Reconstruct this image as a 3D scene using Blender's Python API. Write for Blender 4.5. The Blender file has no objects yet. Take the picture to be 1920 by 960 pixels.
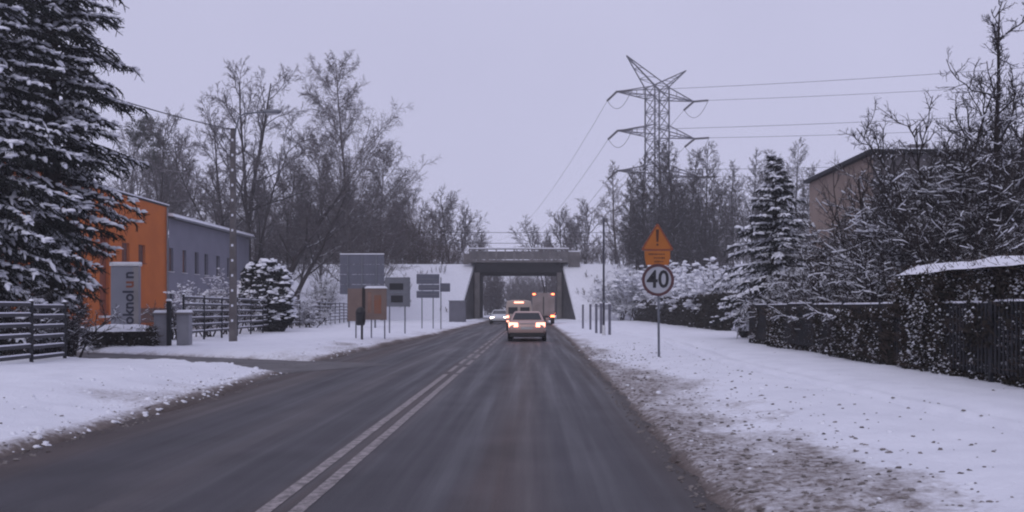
import bpy, bmesh, math, random
import numpy as np
from mathutils import Vector, Matrix

random.seed(7)
S = bpy.context.scene
C = S.collection
R = math.radians

# ------------------------------------------------------------------ camera
F_PX, VPX, HZY, CAM_H = 1700.0, 1000.0, 578.0, 1.5      # photograph is 1920 x 960
cam_d = bpy.data.cameras.new('camera')
cam = bpy.data.objects.new('camera', cam_d); C.objects.link(cam)
cam.location = (0, 0, CAM_H); cam.rotation_euler = (R(90), 0, 0)
cam_d.sensor_width = 36; cam_d.lens = 36 * F_PX / 1920
cam_d.shift_x = -(VPX - 960) / 1920
cam_d.shift_y = (HZY - 480) / 1920
cam_d.clip_start = 0.1; cam_d.clip_end = 4000
S.camera = cam

# ------------------------------------------------------------------ sky, sun, exposure
SUN_EL, SUN_ROT = 42, 200
w = bpy.data.worlds.new('World'); S.world = w; w.use_nodes = True
nt = w.node_tree; nt.nodes.clear()
sky = nt.nodes.new('ShaderNodeTexSky'); sky.sky_type = 'NISHITA'; sky.sun_disc = False
sky.sun_elevation = R(SUN_EL); sky.sun_rotation = R(SUN_ROT)
sc_ = nt.nodes.new('ShaderNodeVectorMath'); sc_.operation = 'SCALE'; sc_.inputs['Scale'].default_value = 0.10
tc = nt.nodes.new('ShaderNodeTexCoord')
nz = nt.nodes.new('ShaderNodeTexNoise'); nz.inputs['Scale'].default_value = 1.6; nz.inputs['Detail'].default_value = 4
ramp = nt.nodes.new('ShaderNodeValToRGB')
ramp.color_ramp.elements[0].position = 0.3; ramp.color_ramp.elements[0].color = (0.520, 0.515, 0.708, 1)
ramp.color_ramp.elements[1].position = 0.7; ramp.color_ramp.elements[1].color = (0.580, 0.575, 0.775, 1)
mixn = nt.nodes.new('ShaderNodeMixRGB'); mixn.inputs[0].default_value = 0.94
bg = nt.nodes.new('ShaderNodeBackground'); bg.inputs['Strength'].default_value = 1.0
wo = nt.nodes.new('ShaderNodeOutputWorld')
L = nt.links.new
L(sky.outputs[0], sc_.inputs[0]); L(sc_.outputs[0], mixn.inputs[1])
L(tc.outputs['Generated'], nz.inputs['Vector']); L(nz.outputs[0], ramp.inputs[0]); L(ramp.outputs[0], mixn.inputs[2])
L(mixn.outputs[0], bg.inputs[0]); L(bg.outputs[0], wo.inputs[0])

sun_d = bpy.data.lights.new('sun', 'SUN'); sun_d.energy = 0.7; sun_d.angle = R(60); sun_d.color = (1.0, 0.97, 0.95)
sun = bpy.data.objects.new('sun', sun_d); C.objects.link(sun)
sun.rotation_euler = (R(90 - SUN_EL), 0, R(180 - SUN_ROT))

S.view_settings.view_transform = 'Standard'; S.view_settings.look = 'None'
S.view_settings.exposure = 0.0; S.view_settings.gamma = 1.0
S.view_settings.use_curve_mapping = False
S.render.engine = 'CYCLES'
S.cycles.use_denoising = True
S.cycles.max_bounces = 6; S.cycles.diffuse_bounces = 3; S.cycles.volume_bounces = 2
S.cycles.filter_width = 2.1

# ------------------------------------------------------------------ helpers
def W(px, py, Y):
    return Vector(((px - VPX) * Y / F_PX, Y, CAM_H + (HZY - py) * Y / F_PX))
def X(px, Y): return (px - VPX) * Y / F_PX
def Z(py, Y): return CAM_H + (HZY - py) * Y / F_PX

MATS = {}
SNOW = (0.80, 0.81, 0.88)
def mat(name, c1, c2=None, scale=6.0, rough=0.7, bump=0.0, bscale=None, snow=None, metal=0.0, emit=None, es=0.0, stretch=None, spec=0.4, snowscale=3.0):
    """procedural material: two-tone noise, bump, optional snow on the faces that look up"""
    if name in MATS: return MATS[name]
    m = bpy.data.materials.new(name); m.use_nodes = True; MATS[name] = m
    n = m.node_tree; b = n.nodes['Principled BSDF']; Lk = n.links.new
    b.inputs['Roughness'].default_value = rough; b.inputs['Metallic'].default_value = metal
    b.inputs['Specular IOR Level'].default_value = spec
    c2 = c2 or tuple(v * 0.72 for v in c1)
    t = n.nodes.new('ShaderNodeTexCoord'); vec = t.outputs['Object']
    if stretch:
        mp = n.nodes.new('ShaderNodeMapping'); mp.inputs['Scale'].default_value = stretch
        Lk(vec, mp.inputs[0]); vec = mp.outputs[0]
    a = n.nodes.new('ShaderNodeTexNoise'); a.inputs['Scale'].default_value = scale; a.inputs['Detail'].default_value = 5
    Lk(vec, a.inputs['Vector'])
    r = n.nodes.new('ShaderNodeMapRange'); r.inputs[1].default_value = 0.32; r.inputs[2].default_value = 0.68
    Lk(a.outputs[0], r.inputs[0])
    mx = n.nodes.new('ShaderNodeMixRGB'); mx.inputs[1].default_value = (*c1, 1); mx.inputs[2].default_value = (*c2, 1)
    Lk(r.outputs[0], mx.inputs[0]); col = mx.outputs[0]
    if snow is not None:
        g = n.nodes.new('ShaderNodeNewGeometry'); sp = n.nodes.new('ShaderNodeSeparateXYZ'); Lk(g.outputs['Normal'], sp.inputs[0])
        sn = n.nodes.new('ShaderNodeTexNoise'); sn.inputs['Scale'].default_value = snowscale; sn.inputs['Detail'].default_value = 3
        Lk(g.outputs['Position'], sn.inputs['Vector'])
        ad = n.nodes.new('ShaderNodeMath'); ad.operation = 'MULTIPLY_ADD'; ad.inputs[1].default_value = 0.9; 
        Lk(sn.outputs[0], ad.inputs[0]); Lk(sp.outputs['Z'], ad.inputs[2])
        mr = n.nodes.new('ShaderNodeMapRange'); mr.inputs[1].default_value = snow + 0.38; mr.inputs[2].default_value = snow + 0.52
        Lk(ad.outputs[0], mr.inputs[0])
        m2 = n.nodes.new('ShaderNodeMixRGB'); m2.inputs[2].default_value = (*SNOW, 1)
        Lk(mr.outputs[0], m2.inputs[0]); Lk(col, m2.inputs[1]); col = m2.outputs[0]
    Lk(col, b.inputs['Base Color'])
    if bump:
        bn = n.nodes.new('ShaderNodeTexNoise'); bn.inputs['Scale'].default_value = bscale or scale * 4; bn.inputs['Detail'].default_value = 6
        Lk(vec, bn.inputs['Vector'])
        bp = n.nodes.new('ShaderNodeBump'); bp.inputs['Strength'].default_value = bump; bp.inputs['Distance'].default_value = 0.05
        Lk(bn.outputs[0], bp.inputs['Height']); Lk(bp.outputs[0], b.inputs['Normal'])
    if emit:
        b.inputs['Emission Color'].default_value = (*emit, 1); b.inputs['Emission Strength'].default_value = es
    return m

def link(name, me, m, parent=None, smooth=False, loc=None):
    if m is not None and not me.materials: me.materials.append(m)
    if smooth: me.polygons.foreach_set('use_smooth', [True] * len(me.polygons))
    o = bpy.data.objects.new(name, me); C.objects.link(o)
    if parent: o.parent = parent
    if loc is not None: o.location = loc
    return o
def tag(o, label=None, cat=None, group=None, kind=None):
    if label: o['label'] = label
    if cat: o['category'] = cat
    if group: o['group'] = group
    if kind: o['kind'] = kind
    return o
def thing(name, label, cat, loc=(0, 0, 0), rz=0.0, group=None):
    o = bpy.data.objects.new(name, None); C.objects.link(o); o.empty_display_size = 0.2
    o.location = loc; o.rotation_euler = (0, 0, rz)
    return tag(o, label, cat, group)
def copy_tree(o, parent=None):
    c = o.copy(); C.objects.link(c); c.parent = parent
    for ch in list(o.children): copy_tree(ch, c)
    return c

def np_mesh(name, V, F):
    """V (n,3), F (m,k) numpy arrays, all faces of k corners"""
    V = np.asarray(V, dtype=np.float32); F = np.asarray(F, dtype=np.int32)
    me = bpy.data.meshes.new(name); k = F.shape[1]
    me.vertices.add(len(V)); me.vertices.foreach_set('co', V.ravel())
    me.loops.add(F.size); me.loops.foreach_set('vertex_index', F.ravel())
    me.polygons.add(len(F)); me.polygons.foreach_set('loop_start', np.arange(0, F.size, k, dtype=np.int32))
    me.update(calc_edges=True)
    return me

class MB:
    def __init__(s): s.v = []; s.f = []
    def add(s, vs, fs):
        o = len(s.v); s.v += [tuple(v) for v in vs]; s.f += [tuple(i + o for i in f) for f in fs]; return s
    def box(s, c, size, rz=0.0, taper=1.0):
        hx, hy, hz = (q / 2 for q in size); c = Vector(c); M = Matrix.Rotation(rz, 3, 'Z')
        vs = []
        for z in (-1, 1):
            t = taper if z > 0 else 1
            for x, y in ((-1, -1), (1, -1), (1, 1), (-1, 1)): vs.append(c + M @ Vector((x * hx * t, y * hy * t, z * hz)))
        return s.add(vs, [(3, 2, 1, 0), (4, 5, 6, 7), (0, 1, 5, 4), (1, 2, 6, 5), (2, 3, 7, 6), (3, 0, 4, 7)])
    def bar(s, p0, p1, w_, h_=None):
        p0, p1 = Vector(p0), Vector(p1); d = (p1 - p0).normalized(); h_ = h_ or w_
        u = d.cross(Vector((0, 0, 1)))
        u = u.normalized() if u.length > 1e-4 else Vector((1, 0, 0)); v = u.cross(d)
        vs = [p + u * a * w_ / 2 + v * b * h_ / 2 for p in (p0, p1) for a, b in ((-1, -1), (1, -1), (1, 1), (-1, 1))]
        return s.add(vs, [(3, 2, 1, 0), (4, 5, 6, 7), (0, 1, 5, 4), (1, 2, 6, 5), (2, 3, 7, 6), (3, 0, 4, 7)])
    def tube(s, pts, rad, n=8, cap=True):
        pts = [Vector(p) for p in pts]; o = len(s.v)
        if not hasattr(rad, '__len__'): rad = [rad] * len(pts)
        for i, p in enumerate(pts):
            d = (pts[min(i + 1, len(pts) - 1)] - pts[max(i - 1, 0)]).normalized()
            u = d.cross(Vector((0, 0, 1))); u = u.normalized() if u.length > 1e-3 else Vector((1, 0, 0)); v = d.cross(u)
            for k in range(n):
                a = 2 * math.pi * k / n; s.v.append(tuple(p + (u * math.cos(a) + v * math.sin(a)) * rad[i]))
        for i in range(len(pts) - 1):
            for k in range(n):
                a, b = o + i * n + k, o + i * n + (k + 1) % n; s.f.append((a, b, b + n, a + n))
        if cap:
            s.f.append(tuple(o + k for k in reversed(range(n)))); e = o + (len(pts) - 1) * n; s.f.append(tuple(e + k for k in range(n)))
        return s
    def prism(s, poly, p, ax, ay, depth):
        """poly 2-D outline (ccw) in plane p + x*ax + y*ay, extruded along ax x ay by depth"""
        p, ax, ay = Vector(p), Vector(ax), Vector(ay); nrm = ax.cross(ay).normalized() * depth; n = len(poly)
        a = [p + ax * x + ay * y for x, y in poly]; b = [q + nrm for q in a]
        fs = [tuple(reversed(range(n))), tuple(range(n, 2 * n))] + [(i, (i + 1) % n, n + (i + 1) % n, n + i) for i in range(n)]
        return s.add(a + b, fs)
    def lathe(s, prof, c=(0, 0, 0), n=16, axis='Z'):
        o = len(s.v); c = Vector(c)
        for r_, h in prof:
            for k in range(n):
                a = 2 * math.pi * k / n; q = (r_ * math.cos(a), r_ * math.sin(a), h)
                if axis == 'X': q = (q[2], q[0], q[1])
                if axis == 'Y': q = (q[0], q[2], q[1])
                s.v.append(tuple(c + Vector(q)))
        for i in range(len(prof) - 1):
            for k in range(n):
                a, b = o + i * n + k, o + i * n + (k + 1) % n; s.f.append((a, b, b + n, a + n))
        s.f.append(tuple(o + k for k in reversed(range(n)))); e = o + (len(prof) - 1) * n; s.f.append(tuple(e + k for k in range(n)))
        return s
    def mesh(s, name):
        me = bpy.data.meshes.new(name); me.from_pydata(s.v, [], s.f); me.update()
        bm = bmesh.new(); bm.from_mesh(me); bmesh.ops.recalc_face_normals(bm, faces=bm.faces); bm.to_mesh(me); bm.free()
        return me
    def build(s, name, m, parent=None, smooth=False, bevel=0.0):
        o = link(name, s.mesh(name), m, parent, smooth)
        if bevel:
            b = o.modifiers.new('bevel', 'BEVEL'); b.width = bevel; b.segments = 2; b.limit_method = 'ANGLE'
        return o

# value noise
_rs = np.random.RandomState(3); _tab = _rs.rand(256, 256)
def vnoise(x, y):
    xi = np.floor(x).astype(int); yi = np.floor(y).astype(int); fx = x - xi; fy = y - yi
    fx = fx * fx * (3 - 2 * fx); fy = fy * fy * (3 - 2 * fy)
    g = lambda a, b: _tab[a & 255, b & 255]
    return (g(xi, yi) * (1 - fx) + g(xi + 1, yi) * fx) * (1 - fy) + (g(xi, yi + 1) * (1 - fx) + g(xi + 1, yi + 1) * fx) * fy
def fbm(x, y, o=4):
    r, a, t = 0, 1.0, 0
    for i in range(o): r = r + a * vnoise(x * 2 ** i + 17.3 * i, y * 2 ** i + 5.1 * i); t += a; a *= 0.5
    return r / t
def sstep(a, b, x):
    t = np.clip((x - a) / (b - a), 0, 1); return t * t * (3 - 2 * t)

def tubes_np(P0, P1, R0, R1, n=3):
    """many tapered n-sided tubes at once -> V, F(quads)"""
    P0 = np.asarray(P0); P1 = np.asarray(P1); m = len(P0)
    d = P1 - P0; d /= np.linalg.norm(d, axis=1, keepdims=True) + 1e-9
    h = np.where(np.abs(d[:, 2:3]) > 0.9, np.array([[1., 0, 0]]), np.array([[0, 0, 1.]]))
    u = np.cross(d, h); u /= np.linalg.norm(u, axis=1, keepdims=True) + 1e-9; v = np.cross(d, u)
    V = np.zeros((m, 2, n, 3))
    for k in range(n):
        a = 2 * math.pi * k / n + 0.5
        o = u * math.cos(a) + v * math.sin(a)
        V[:, 0, k] = P0 + o * np.asarray(R0)[:, None]; V[:, 1, k] = P1 + o * np.asarray(R1)[:, None]
    base = (np.arange(m) * 2 * n)[:, None]
    F = []
    for k in range(n):
        k2 = (k + 1) % n
        F.append(np.concatenate([base + k, base + n + k, base + n + k2, base + k2], axis=1))
    return V.reshape(-1, 3), np.concatenate(F)
def ribbons_np(P0, P1, R0, R1, rs):
    d = P1 - P0; d = d / (np.linalg.norm(d, axis=1, keepdims=True) + 1e-9)
    u = np.cross(d, rdir(rs, len(d))); u /= np.linalg.norm(u, axis=1, keepdims=True) + 1e-9
    R0 = np.asarray(R0)[:, None]; R1 = np.asarray(R1)[:, None]; m = len(P0)
    V = np.stack([P0 - u * R0, P0 + u * R0, P1 + u * R1, P1 - u * R1], axis=1).reshape(-1, 3)
    b = (np.arange(m) * 4)[:, None]; return V, np.concatenate([b, b + 1, b + 2, b + 3], axis=1)
def snow_strips(levels_out, rs, frac, rmin=.012, k=1.25):
    A_, B_, r_ = [], [], []
    for q in levels_out:
        hit = np.where(np.all(np.isclose(q[0][1:], q[1][0]), axis=1))[0]; nb = int(hit[0]) + 1 if len(hit) else len(q[0])
        pick = np.tile(rs.rand(nb) < frac, len(q[0]) // nb)
        d = q[1] - q[0]; fl = np.abs(d[:, 2]) / (np.linalg.norm(d, axis=1) + 1e-9); sel = (fl < .7) & pick
        rr = np.maximum(q[2][sel] * k, rmin); up = np.zeros((sel.sum(), 3)); up[:, 2] = q[2][sel] * .8 + rr * .35
        A_.append(q[0][sel] + up); B_.append(q[1][sel] + up); r_.append(rr)
    A_, B_, r_ = np.concatenate(A_), np.concatenate(B_), np.concatenate(r_)
    return tubes_np(A_, B_, r_, r_ * (.6 + .5 * rs.rand(len(r_))), 4)
def merge(parts):
    Vs, Fs, o = [], [], 0
    for V, F in parts: Vs.append(V); Fs.append(F + o); o += len(V)
    return np.concatenate(Vs), np.concatenate(Fs)
def blobs_np(P, sx, sy, sz, rs, jag=0.25):
    """low lumps: 3-ring flattened domes, 14 verts / quads+tris as quads"""
    m = len(P); n = 6
    rings = [(1.0, -0.35), (0.92, 0.25), (0.5, 0.8)]
    V = np.zeros((m, len(rings) * n + 1, 3)); rot = rs.rand(m) * 6.28
    for i, (rr, hh) in enumerate(rings):
        for k in range(n):
            a = 2 * math.pi * k / n + rot; j = 1 + jag * (rs.rand(m) - .5) * 2
            V[:, i * n + k, 0] = P[:, 0] + np.cos(a) * rr * sx * j
            V[:, i * n + k, 1] = P[:, 1] + np.sin(a) * rr * sy * j
            V[:, i * n + k, 2] = P[:, 2] + hh * sz * j
    V[:, -1] = P; V[:, -1, 2] += sz
    base = (np.arange(m) * (len(rings) * n + 1))[:, None]; F = []
    for i in range(len(rings) - 1):
        for k in range(n):
            k2 = (k + 1) % n; F.append(np.concatenate([base + i * n + k, base + i * n + k2, base + (i + 1) * n + k2, base + (i + 1) * n + k], axis=1))
    t = (len(rings) - 1) * n; top = len(rings) * n
    for k in range(0, n, 2):
        F.append(np.concatenate([base + t + k, base + t + (k + 1) % n, base + t + (k + 2) % n, base + top], axis=1))
    return V.reshape(-1, 3), np.concatenate(F)
def specks_np(P, sx, sz, rs):
    m = len(P); rot = rs.rand(m) * 6.28; V = np.zeros((m, 4, 3))
    for k in range(3):
        a = rot + 2.094 * k + rs.rand(m) * .5; V[:, k, 0] = P[:, 0] + np.cos(a) * sx; V[:, k, 1] = P[:, 1] + np.sin(a) * sx; V[:, k, 2] = P[:, 2] - sz * (.3 + .4 * rs.rand(m))
    V[:, 3] = P; V[:, 3, 2] += sz
    b = (np.arange(m) * 4)[:, None]
    return V.reshape(-1, 3), np.concatenate([np.concatenate([b + i, b + j, b + 3], 1) for i, j in ((0, 1), (1, 2), (2, 0))])
def quads_np(P, U, Vv):
    m = len(P); V = np.stack([P - U - Vv, P + U - Vv, P + U + Vv, P - U + Vv], axis=1).reshape(-1, 3)
    b = (np.arange(m) * 4)[:, None]; return V, np.concatenate([b, b + 1, b + 2, b + 3], axis=1)
def rdir(rs, m):
    d = rs.normal(size=(m, 3)); return d / np.linalg.norm(d, axis=1, keepdims=True)

# ------------------------------------------------------------------ materials
M_asphalt_post = mat('grey_metal', (0.20, 0.21, 0.24), (0.13, 0.14, 0.16), 3, 0.5, metal=0.3)
M_dark = mat('dark_metal', (0.02, 0.022, 0.026), (0.03, 0.03, 0.035), 8, 0.55, snow=0.85, spec=0.08)
M_rail = mat('fence_rail_paint', (0.045, 0.045, 0.055), (0.03, 0.03, 0.036), 5, 0.6, snow=0.5, snowscale=2)
M_snow = mat('snow', SNOW, (0.75, 0.76, 0.83), 3, 0.65, bump=0.35, bscale=14)
M_concrete = mat('concrete', (0.19, 0.175, 0.175), (0.11, 0.102, 0.102), 1.2, 0.85, bump=0.3, bscale=12, snow=0.75, spec=0.08)
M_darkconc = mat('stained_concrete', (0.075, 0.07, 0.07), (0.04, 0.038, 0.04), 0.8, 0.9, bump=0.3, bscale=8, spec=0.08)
M_girder = mat('girder_paint', (0.020, 0.019, 0.022), (0.013, 0.013, 0.015), 2, 0.7, spec=0.08)
M_bark = mat('dark_bark', (0.040, 0.032, 0.030), (0.022, 0.018, 0.018), 9, 0.9, bump=0.4, snow=0.62, spec=0.08)
M_clump = mat('dark_twigs', (0.060, 0.050, 0.050), (0.038, 0.031, 0.032), 3, 0.9, snow=0.95, spec=0.08)
M_twig = mat('grey_twigs', (0.105, 0.092, 0.095), (0.066, 0.056, 0.059), 3, 0.9, snow=0.95, spec=0.08)
M_twigred = mat('brown_twigs', (0.065, 0.042, 0.036), (0.040, 0.027, 0.024), 1.5, 0.9, snow=0.78, spec=0.08)
M_birchbark = mat('birch_bark', (0.16, 0.14, 0.135), (0.05, 0.043, 0.042), 5, 0.85, snow=0.7, spec=0.08)
M_birchtwig = mat('birch_twigs', (0.125, 0.108, 0.110), (0.08, 0.068, 0.070), 2, 0.9, snow=0.95, spec=0.08)
M_thick = mat('thicket_twigs', (0.050, 0.040, 0.038), (0.028, 0.022, 0.023), 4, 0.9, snow=0.80, snowscale=1.6, spec=0.08)
M_needle = mat('spruce_needles', (0.014, 0.019, 0.019), (0.024, 0.024, 0.020), 2.2, 0.8, spec=0.08)
M_trunkspruce = mat('spruce_bark', (0.05, 0.035, 0.028), (0.028, 0.02, 0.018), 8, 0.9, spec=0.08)
M_shoot = mat('hedge_shoots', (0.10, 0.075, 0.062), (0.05, 0.038, 0.033), 4, .9, spec=.08)
M_leafdark = mat('hedge_leaves', (0.022, 0.022, 0.018), (0.032, 0.026, 0.020), 3, 0.8, spec=0.08)

# ------------------------------------------------------------------ ground
def edge_left(y):
    return np.interp(y, [0, 9, 14, 20, 26, 33, 50, 80, 104, 400], [-5.15, -5.15, -5.2, -5.6, -5.9, -5.75, -5.3, -5.0, -5.0, -5.0])
def edge_right(y):
    return np.interp(y, [0, 7, 20, 41, 80, 104, 400], [1.28, 1.28, 1.40, 1.55, 1.5, 1.3, 1.3])
DW_A, DW_B = (-4.9, 22.6), (-13.6, 27.7)
def drive_dist(x, y):
    ax, ay = DW_A; bx, by = DW_B; dx, dy = bx - ax, by - ay; l2 = dx * dx + dy * dy
    t = np.clip(((x - ax) * dx + (y - ay) * dy) / l2, 0, 1.6)
    return np.hypot(x - ax - t * dx, y - ay - t * dy)
def ground_z(x, y):
    x = np.asarray(x, float); y = np.asarray(y, float)
    el = edge_left(y) + 0.45 * (fbm(y * 0.9, x * 0 + 3.0, 4) - 0.5) * np.clip(y / 14, .3, 1)
    er = edge_right(y) + 0.35 * (fbm(y * 1.1, x * 0 + 9.0, 4) - 0.5)
    dr = x - er; dl = el - x
    lump = fbm(x * 2.2, y * 2.2, 4) - 0.5; fine = fbm(x * 7, y * 7, 3) - 0.5; broad = fbm(x * 0.35 + 4, y * 0.35, 3) - 0.5
    zr = -0.05 + 0.13 * sstep(-0.05, 0.35, dr) + 0.12 * sstep(0.3, 2.6, dr)
    zr = zr + sstep(0, 0.8, dr) * (0.05 * lump + 0.055 * (fine + .35 * (fbm(x * 15, y * 11, 2) - .5)) * sstep(4.2, .6, dr) + 0.10 * broad)
    tr = np.exp(-((x - 5.0 - 0.25 * np.sin(y * 0.21)) / 0.13) ** 2) + 0.4 * np.exp(-((x - 5.75 - 0.3 * np.sin(y * 0.17 + 1)) / 0.22) ** 2)
    zr = zr - 0.17 * tr
    zl = -0.05 + 0.16 * sstep(-0.05, 0.4, dl) + 0.10 * sstep(0.3, 2.0, dl)
    near = sstep(22.5, 17, y)
    zl = zl + sstep(0, 0.8, dl) * (0.07 * lump + (0.02 + .05 * sstep(1.6, .2, dl)) * fine + 0.10 * broad) + 0.16 * sstep(0.8, 3.0, dl) * near
    zl = zl - 0.035 * np.exp(-((x + 8.3 - 0.35 * np.sin(y * 0.3)) / 0.3) ** 2)
    dd = drive_dist(x, y)
    k = sstep(1.5, 2.3, dd + 0.5 * lump)
    zl = -0.05 * (1 - k) + zl * k
    z = np.where(dr > -0.3, zr, np.where(dl > -0.3, zl, -0.05))
    far = sstep(90, 130, y) * 0.1
    return z - far * 0
def gz(x, y): return float(ground_z(np.array([x]), np.array([y]))[0])

xs = np.concatenate([-np.geomspace(900, 16, 46), np.arange(-15.5, -9, 0.16), np.arange(-9, -4.6, 0.07), np.linspace(-4.55, 0.9, 8), np.arange(0.98, 6.6, 0.06), np.arange(6.6, 14, 0.16), np.geomspace(14.2, 900, 46)])
ys = np.concatenate([[-60, -20, -5, 0], np.geomspace(3.0, 70, 400), np.geomspace(71, 1200, 60)])
gx, gy = np.meshgrid(xs, ys)
gzv = ground_z(gx, gy)
V = np.stack([gx, gy, gzv], axis=-1).reshape(-1, 3)
nx, ny = len(xs), len(ys)
ii = (np.arange(ny - 1)[:, None] * nx + np.arange(nx - 1)[None, :]).reshape(-1, 1)
Fg = np.concatenate([ii, ii + 1, ii + 1 + nx, ii + nx], axis=1)
me = np_mesh('ground', V, Fg)
# dirt mask: sand and road spray thrown on the verge, darker line along the groove
er = edge_right(gy); el = edge_left(gy)
dr = gx - er; dl = el - gx
patch = fbm(gx * 0.8 + 2, gy * 0.5, 4)
wide = np.interp(gy, [0, 8, 14, 25, 60, 104], [2.9, 2.6, 1.9, 1.1, 0.6, 0.4])
dirt = 0.60 * np.clip(1.25 - dr / wide + (patch - 0.5) * 1.6 + (fbm(gx * 3, gy * 1.6, 3) - .5) * .8, 0, 1) * (dr > -0.5)
dirt = np.maximum(dirt, np.clip(1.15 - np.abs(dr) / 0.42, 0, 1) * 1.0)
dirt_l = np.clip(1.15 - dl / (0.40 + 0.4 * patch), 0, 1) * (dl > -0.6)
dirt_l = np.maximum(dirt_l, 0.40 * np.clip(1.1 - dl / 2.2 + (patch - .5) * 2.0, 0, 1) * (dl > 0))
dirt = np.where(gx > -2, dirt, dirt_l)
dirt = np.maximum(dirt, 0.8 * sstep(2.1, 1.5, drive_dist(gx, gy)) * (dl > -.5))
dirt = np.maximum(dirt, 0.55 * np.exp(-((gx + 6.9) / 0.7) ** 2 - ((gy - 33.5) / 1.2) ** 2))
dirt = np.maximum(dirt, 0.21 * np.exp(-((gx - 5.0 - 0.25 * np.sin(gy * 0.21)) / 0.2) ** 2) * (gx > 2))  # darker along the trodden groove
at = me.attributes.new('dirt', 'FLOAT', 'POINT'); at.data.foreach_set('value', dirt.ravel().astype(np.float32))
m = bpy.data.materials.new('snowy_ground'); m.use_nodes = True; n = m.node_tree; b = n.nodes['Principled BSDF']; Lk = n.links.new
b.inputs['Roughness'].default_value = 0.7; b.inputs['Specular IOR Level'].default_value = 0.25
geo = n.nodes.new('ShaderNodeNewGeometry')
na = n.nodes.new('ShaderNodeTexNoise'); na.inputs['Scale'].default_value = 11; na.inputs['Detail'].default_value = 8; na.inputs['Roughness'].default_value = 0.72
nb = n.nodes.new('ShaderNodeTexNoise'); nb.inputs['Scale'].default_value = 1.3; nb.inputs['Detail'].default_value = 5
nc = n.nodes.new('ShaderNodeTexNoise'); nc.inputs['Scale'].default_value = 22; nc.inputs['Detail'].default_value = 6
for q in (na, nb, nc): Lk(geo.outputs['Position'], q.inputs['Vector'])
ad = n.nodes.new('ShaderNodeAttribute'); ad.attribute_name = 'dirt'
m1 = n.nodes.new('ShaderNodeMath'); m1.operation = 'ADD'; Lk(ad.outputs['Fac'], m1.inputs[0]); Lk(na.outputs[0], m1.inputs[1])
mr = n.nodes.new('ShaderNodeMapRange'); mr.inputs[1].default_value = 0.72; mr.inputs[2].default_value = 1.18; Lk(m1.outputs[0], mr.inputs[0])
dc = n.nodes.new('ShaderNodeMixRGB'); dc.inputs[1].default_value = (0.40, 0.345, 0.325, 1); dc.inputs[2].default_value = (0.075, 0.056, 0.050, 1); dmr = n.nodes.new('ShaderNodeMapRange'); dmr.inputs[1].default_value = 0.55; dmr.inputs[2].default_value = 1.45; Lk(m1.outputs[0], dmr.inputs[0]); Lk(dmr.outputs[0], dc.inputs[0])
sn = n.nodes.new('ShaderNodeMixRGB'); sn.inputs[1].default_value = (*SNOW, 1); sn.inputs[2].default_value = (0.72, 0.73, 0.80, 1)
mrb = n.nodes.new('ShaderNodeMapRange'); mrb.inputs[1].default_value = 0.4; mrb.inputs[2].default_value = 0.75; Lk(nb.outputs[0], mrb.inputs[0]); Lk(mrb.outputs[0], sn.inputs[0])
mx = n.nodes.new('ShaderNodeMixRGB'); Lk(mr.outputs[0], mx.inputs[0]); Lk(sn.outputs[0], mx.inputs[1]); Lk(dc.outputs[0], mx.inputs[2]); Lk(mx.outputs[0], b.inputs['Base Color'])
bp = n.nodes.new('ShaderNodeBump'); bp.inputs['Strength'].default_value = 0.55; bp.inputs['Distance'].default_value = 0.04; Lk(na.outputs[0], bp.inputs['Height'])
bp2 = n.nodes.new('ShaderNodeBump'); bp2.inputs['Strength'].default_value = 0.35; bp2.inputs['Distance'].default_value = 0.015; Lk(nc.outputs[0], bp2.inputs['Height']); Lk(bp.outputs[0], bp2.inputs['Normal']); Lk(bp2.outputs[0], b.inputs['Normal'])
o = link('ground', me, m, smooth=True); tag(o, 'flat snow covered ground on both sides of the road', 'ground', kind='structure')

# ------------------------------------------------------------------ road
m = bpy.data.materials.new('wet_asphalt'); m.use_nodes = True; n = m.node_tree; b = n.nodes['Principled BSDF']; Lk = n.links.new
geo = n.nodes.new('ShaderNodeNewGeometry'); sp = n.nodes.new('ShaderNodeSeparateXYZ'); Lk(geo.outputs['Position'], sp.inputs[0])
mp = n.nodes.new('ShaderNodeMapping'); mp.inputs['Scale'].default_value = (2.2, 0.05, 1); Lk(geo.outputs['Position'], mp.inputs[0])
st = n.nodes.new('ShaderNodeTexNoise'); st.inputs['Scale'].default_value = 1.6; st.inputs['Detail'].default_value = 6; Lk(mp.outputs[0], st.inputs['Vector'])
cr = n.nodes.new('ShaderNodeValToRGB'); e = cr.color_ramp.elements
xr = n.nodes.new('ShaderNodeMapRange'); xr.inputs[1].default_value = -5.3; xr.inputs[2].default_value = 1.4
wob = n.nodes.new('ShaderNodeMath'); wob.operation = 'MULTIPLY_ADD'; wob.inputs[1].default_value = 0.9; Lk(st.outputs[0], wob.inputs[0]); Lk(sp.outputs['X'], wob.inputs[2])
of = n.nodes.new('ShaderNodeMath'); of.operation = 'SUBTRACT'; of.inputs[1].default_value = 0.45; Lk(wob.outputs[0], of.inputs[0]); Lk(of.outputs[0], xr.inputs[0]); Lk(xr.outputs[0], cr.inputs[0])
BR = (0.066, 0.051, 0.049, 1); GR = (0.048, 0.045, 0.052, 1); LG = (0.072, 0.064, 0.068, 1)
e[0].position = 0.0; e[0].color = (0.055, 0.042, 0.040, 1); e[1].position = 1.0; e[1].color = (0.05, 0.04, 0.038, 1)
for p, c in ((0.05, BR), (0.14, GR), (0.24, GR), (0.31, LG), (0.38, GR), (0.46, GR), (0.51, BR), (0.56, GR), (0.68, GR), (0.76, BR), (0.83, GR), (0.93, GR)):
    q = e.new(p); q.color = c
fn = n.nodes.new('ShaderNodeTexNoise'); fn.inputs['Scale'].default_value = 60; fn.inputs['Detail'].default_value = 4; Lk(geo.outputs['Position'], fn.inputs['Vector'])
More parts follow.
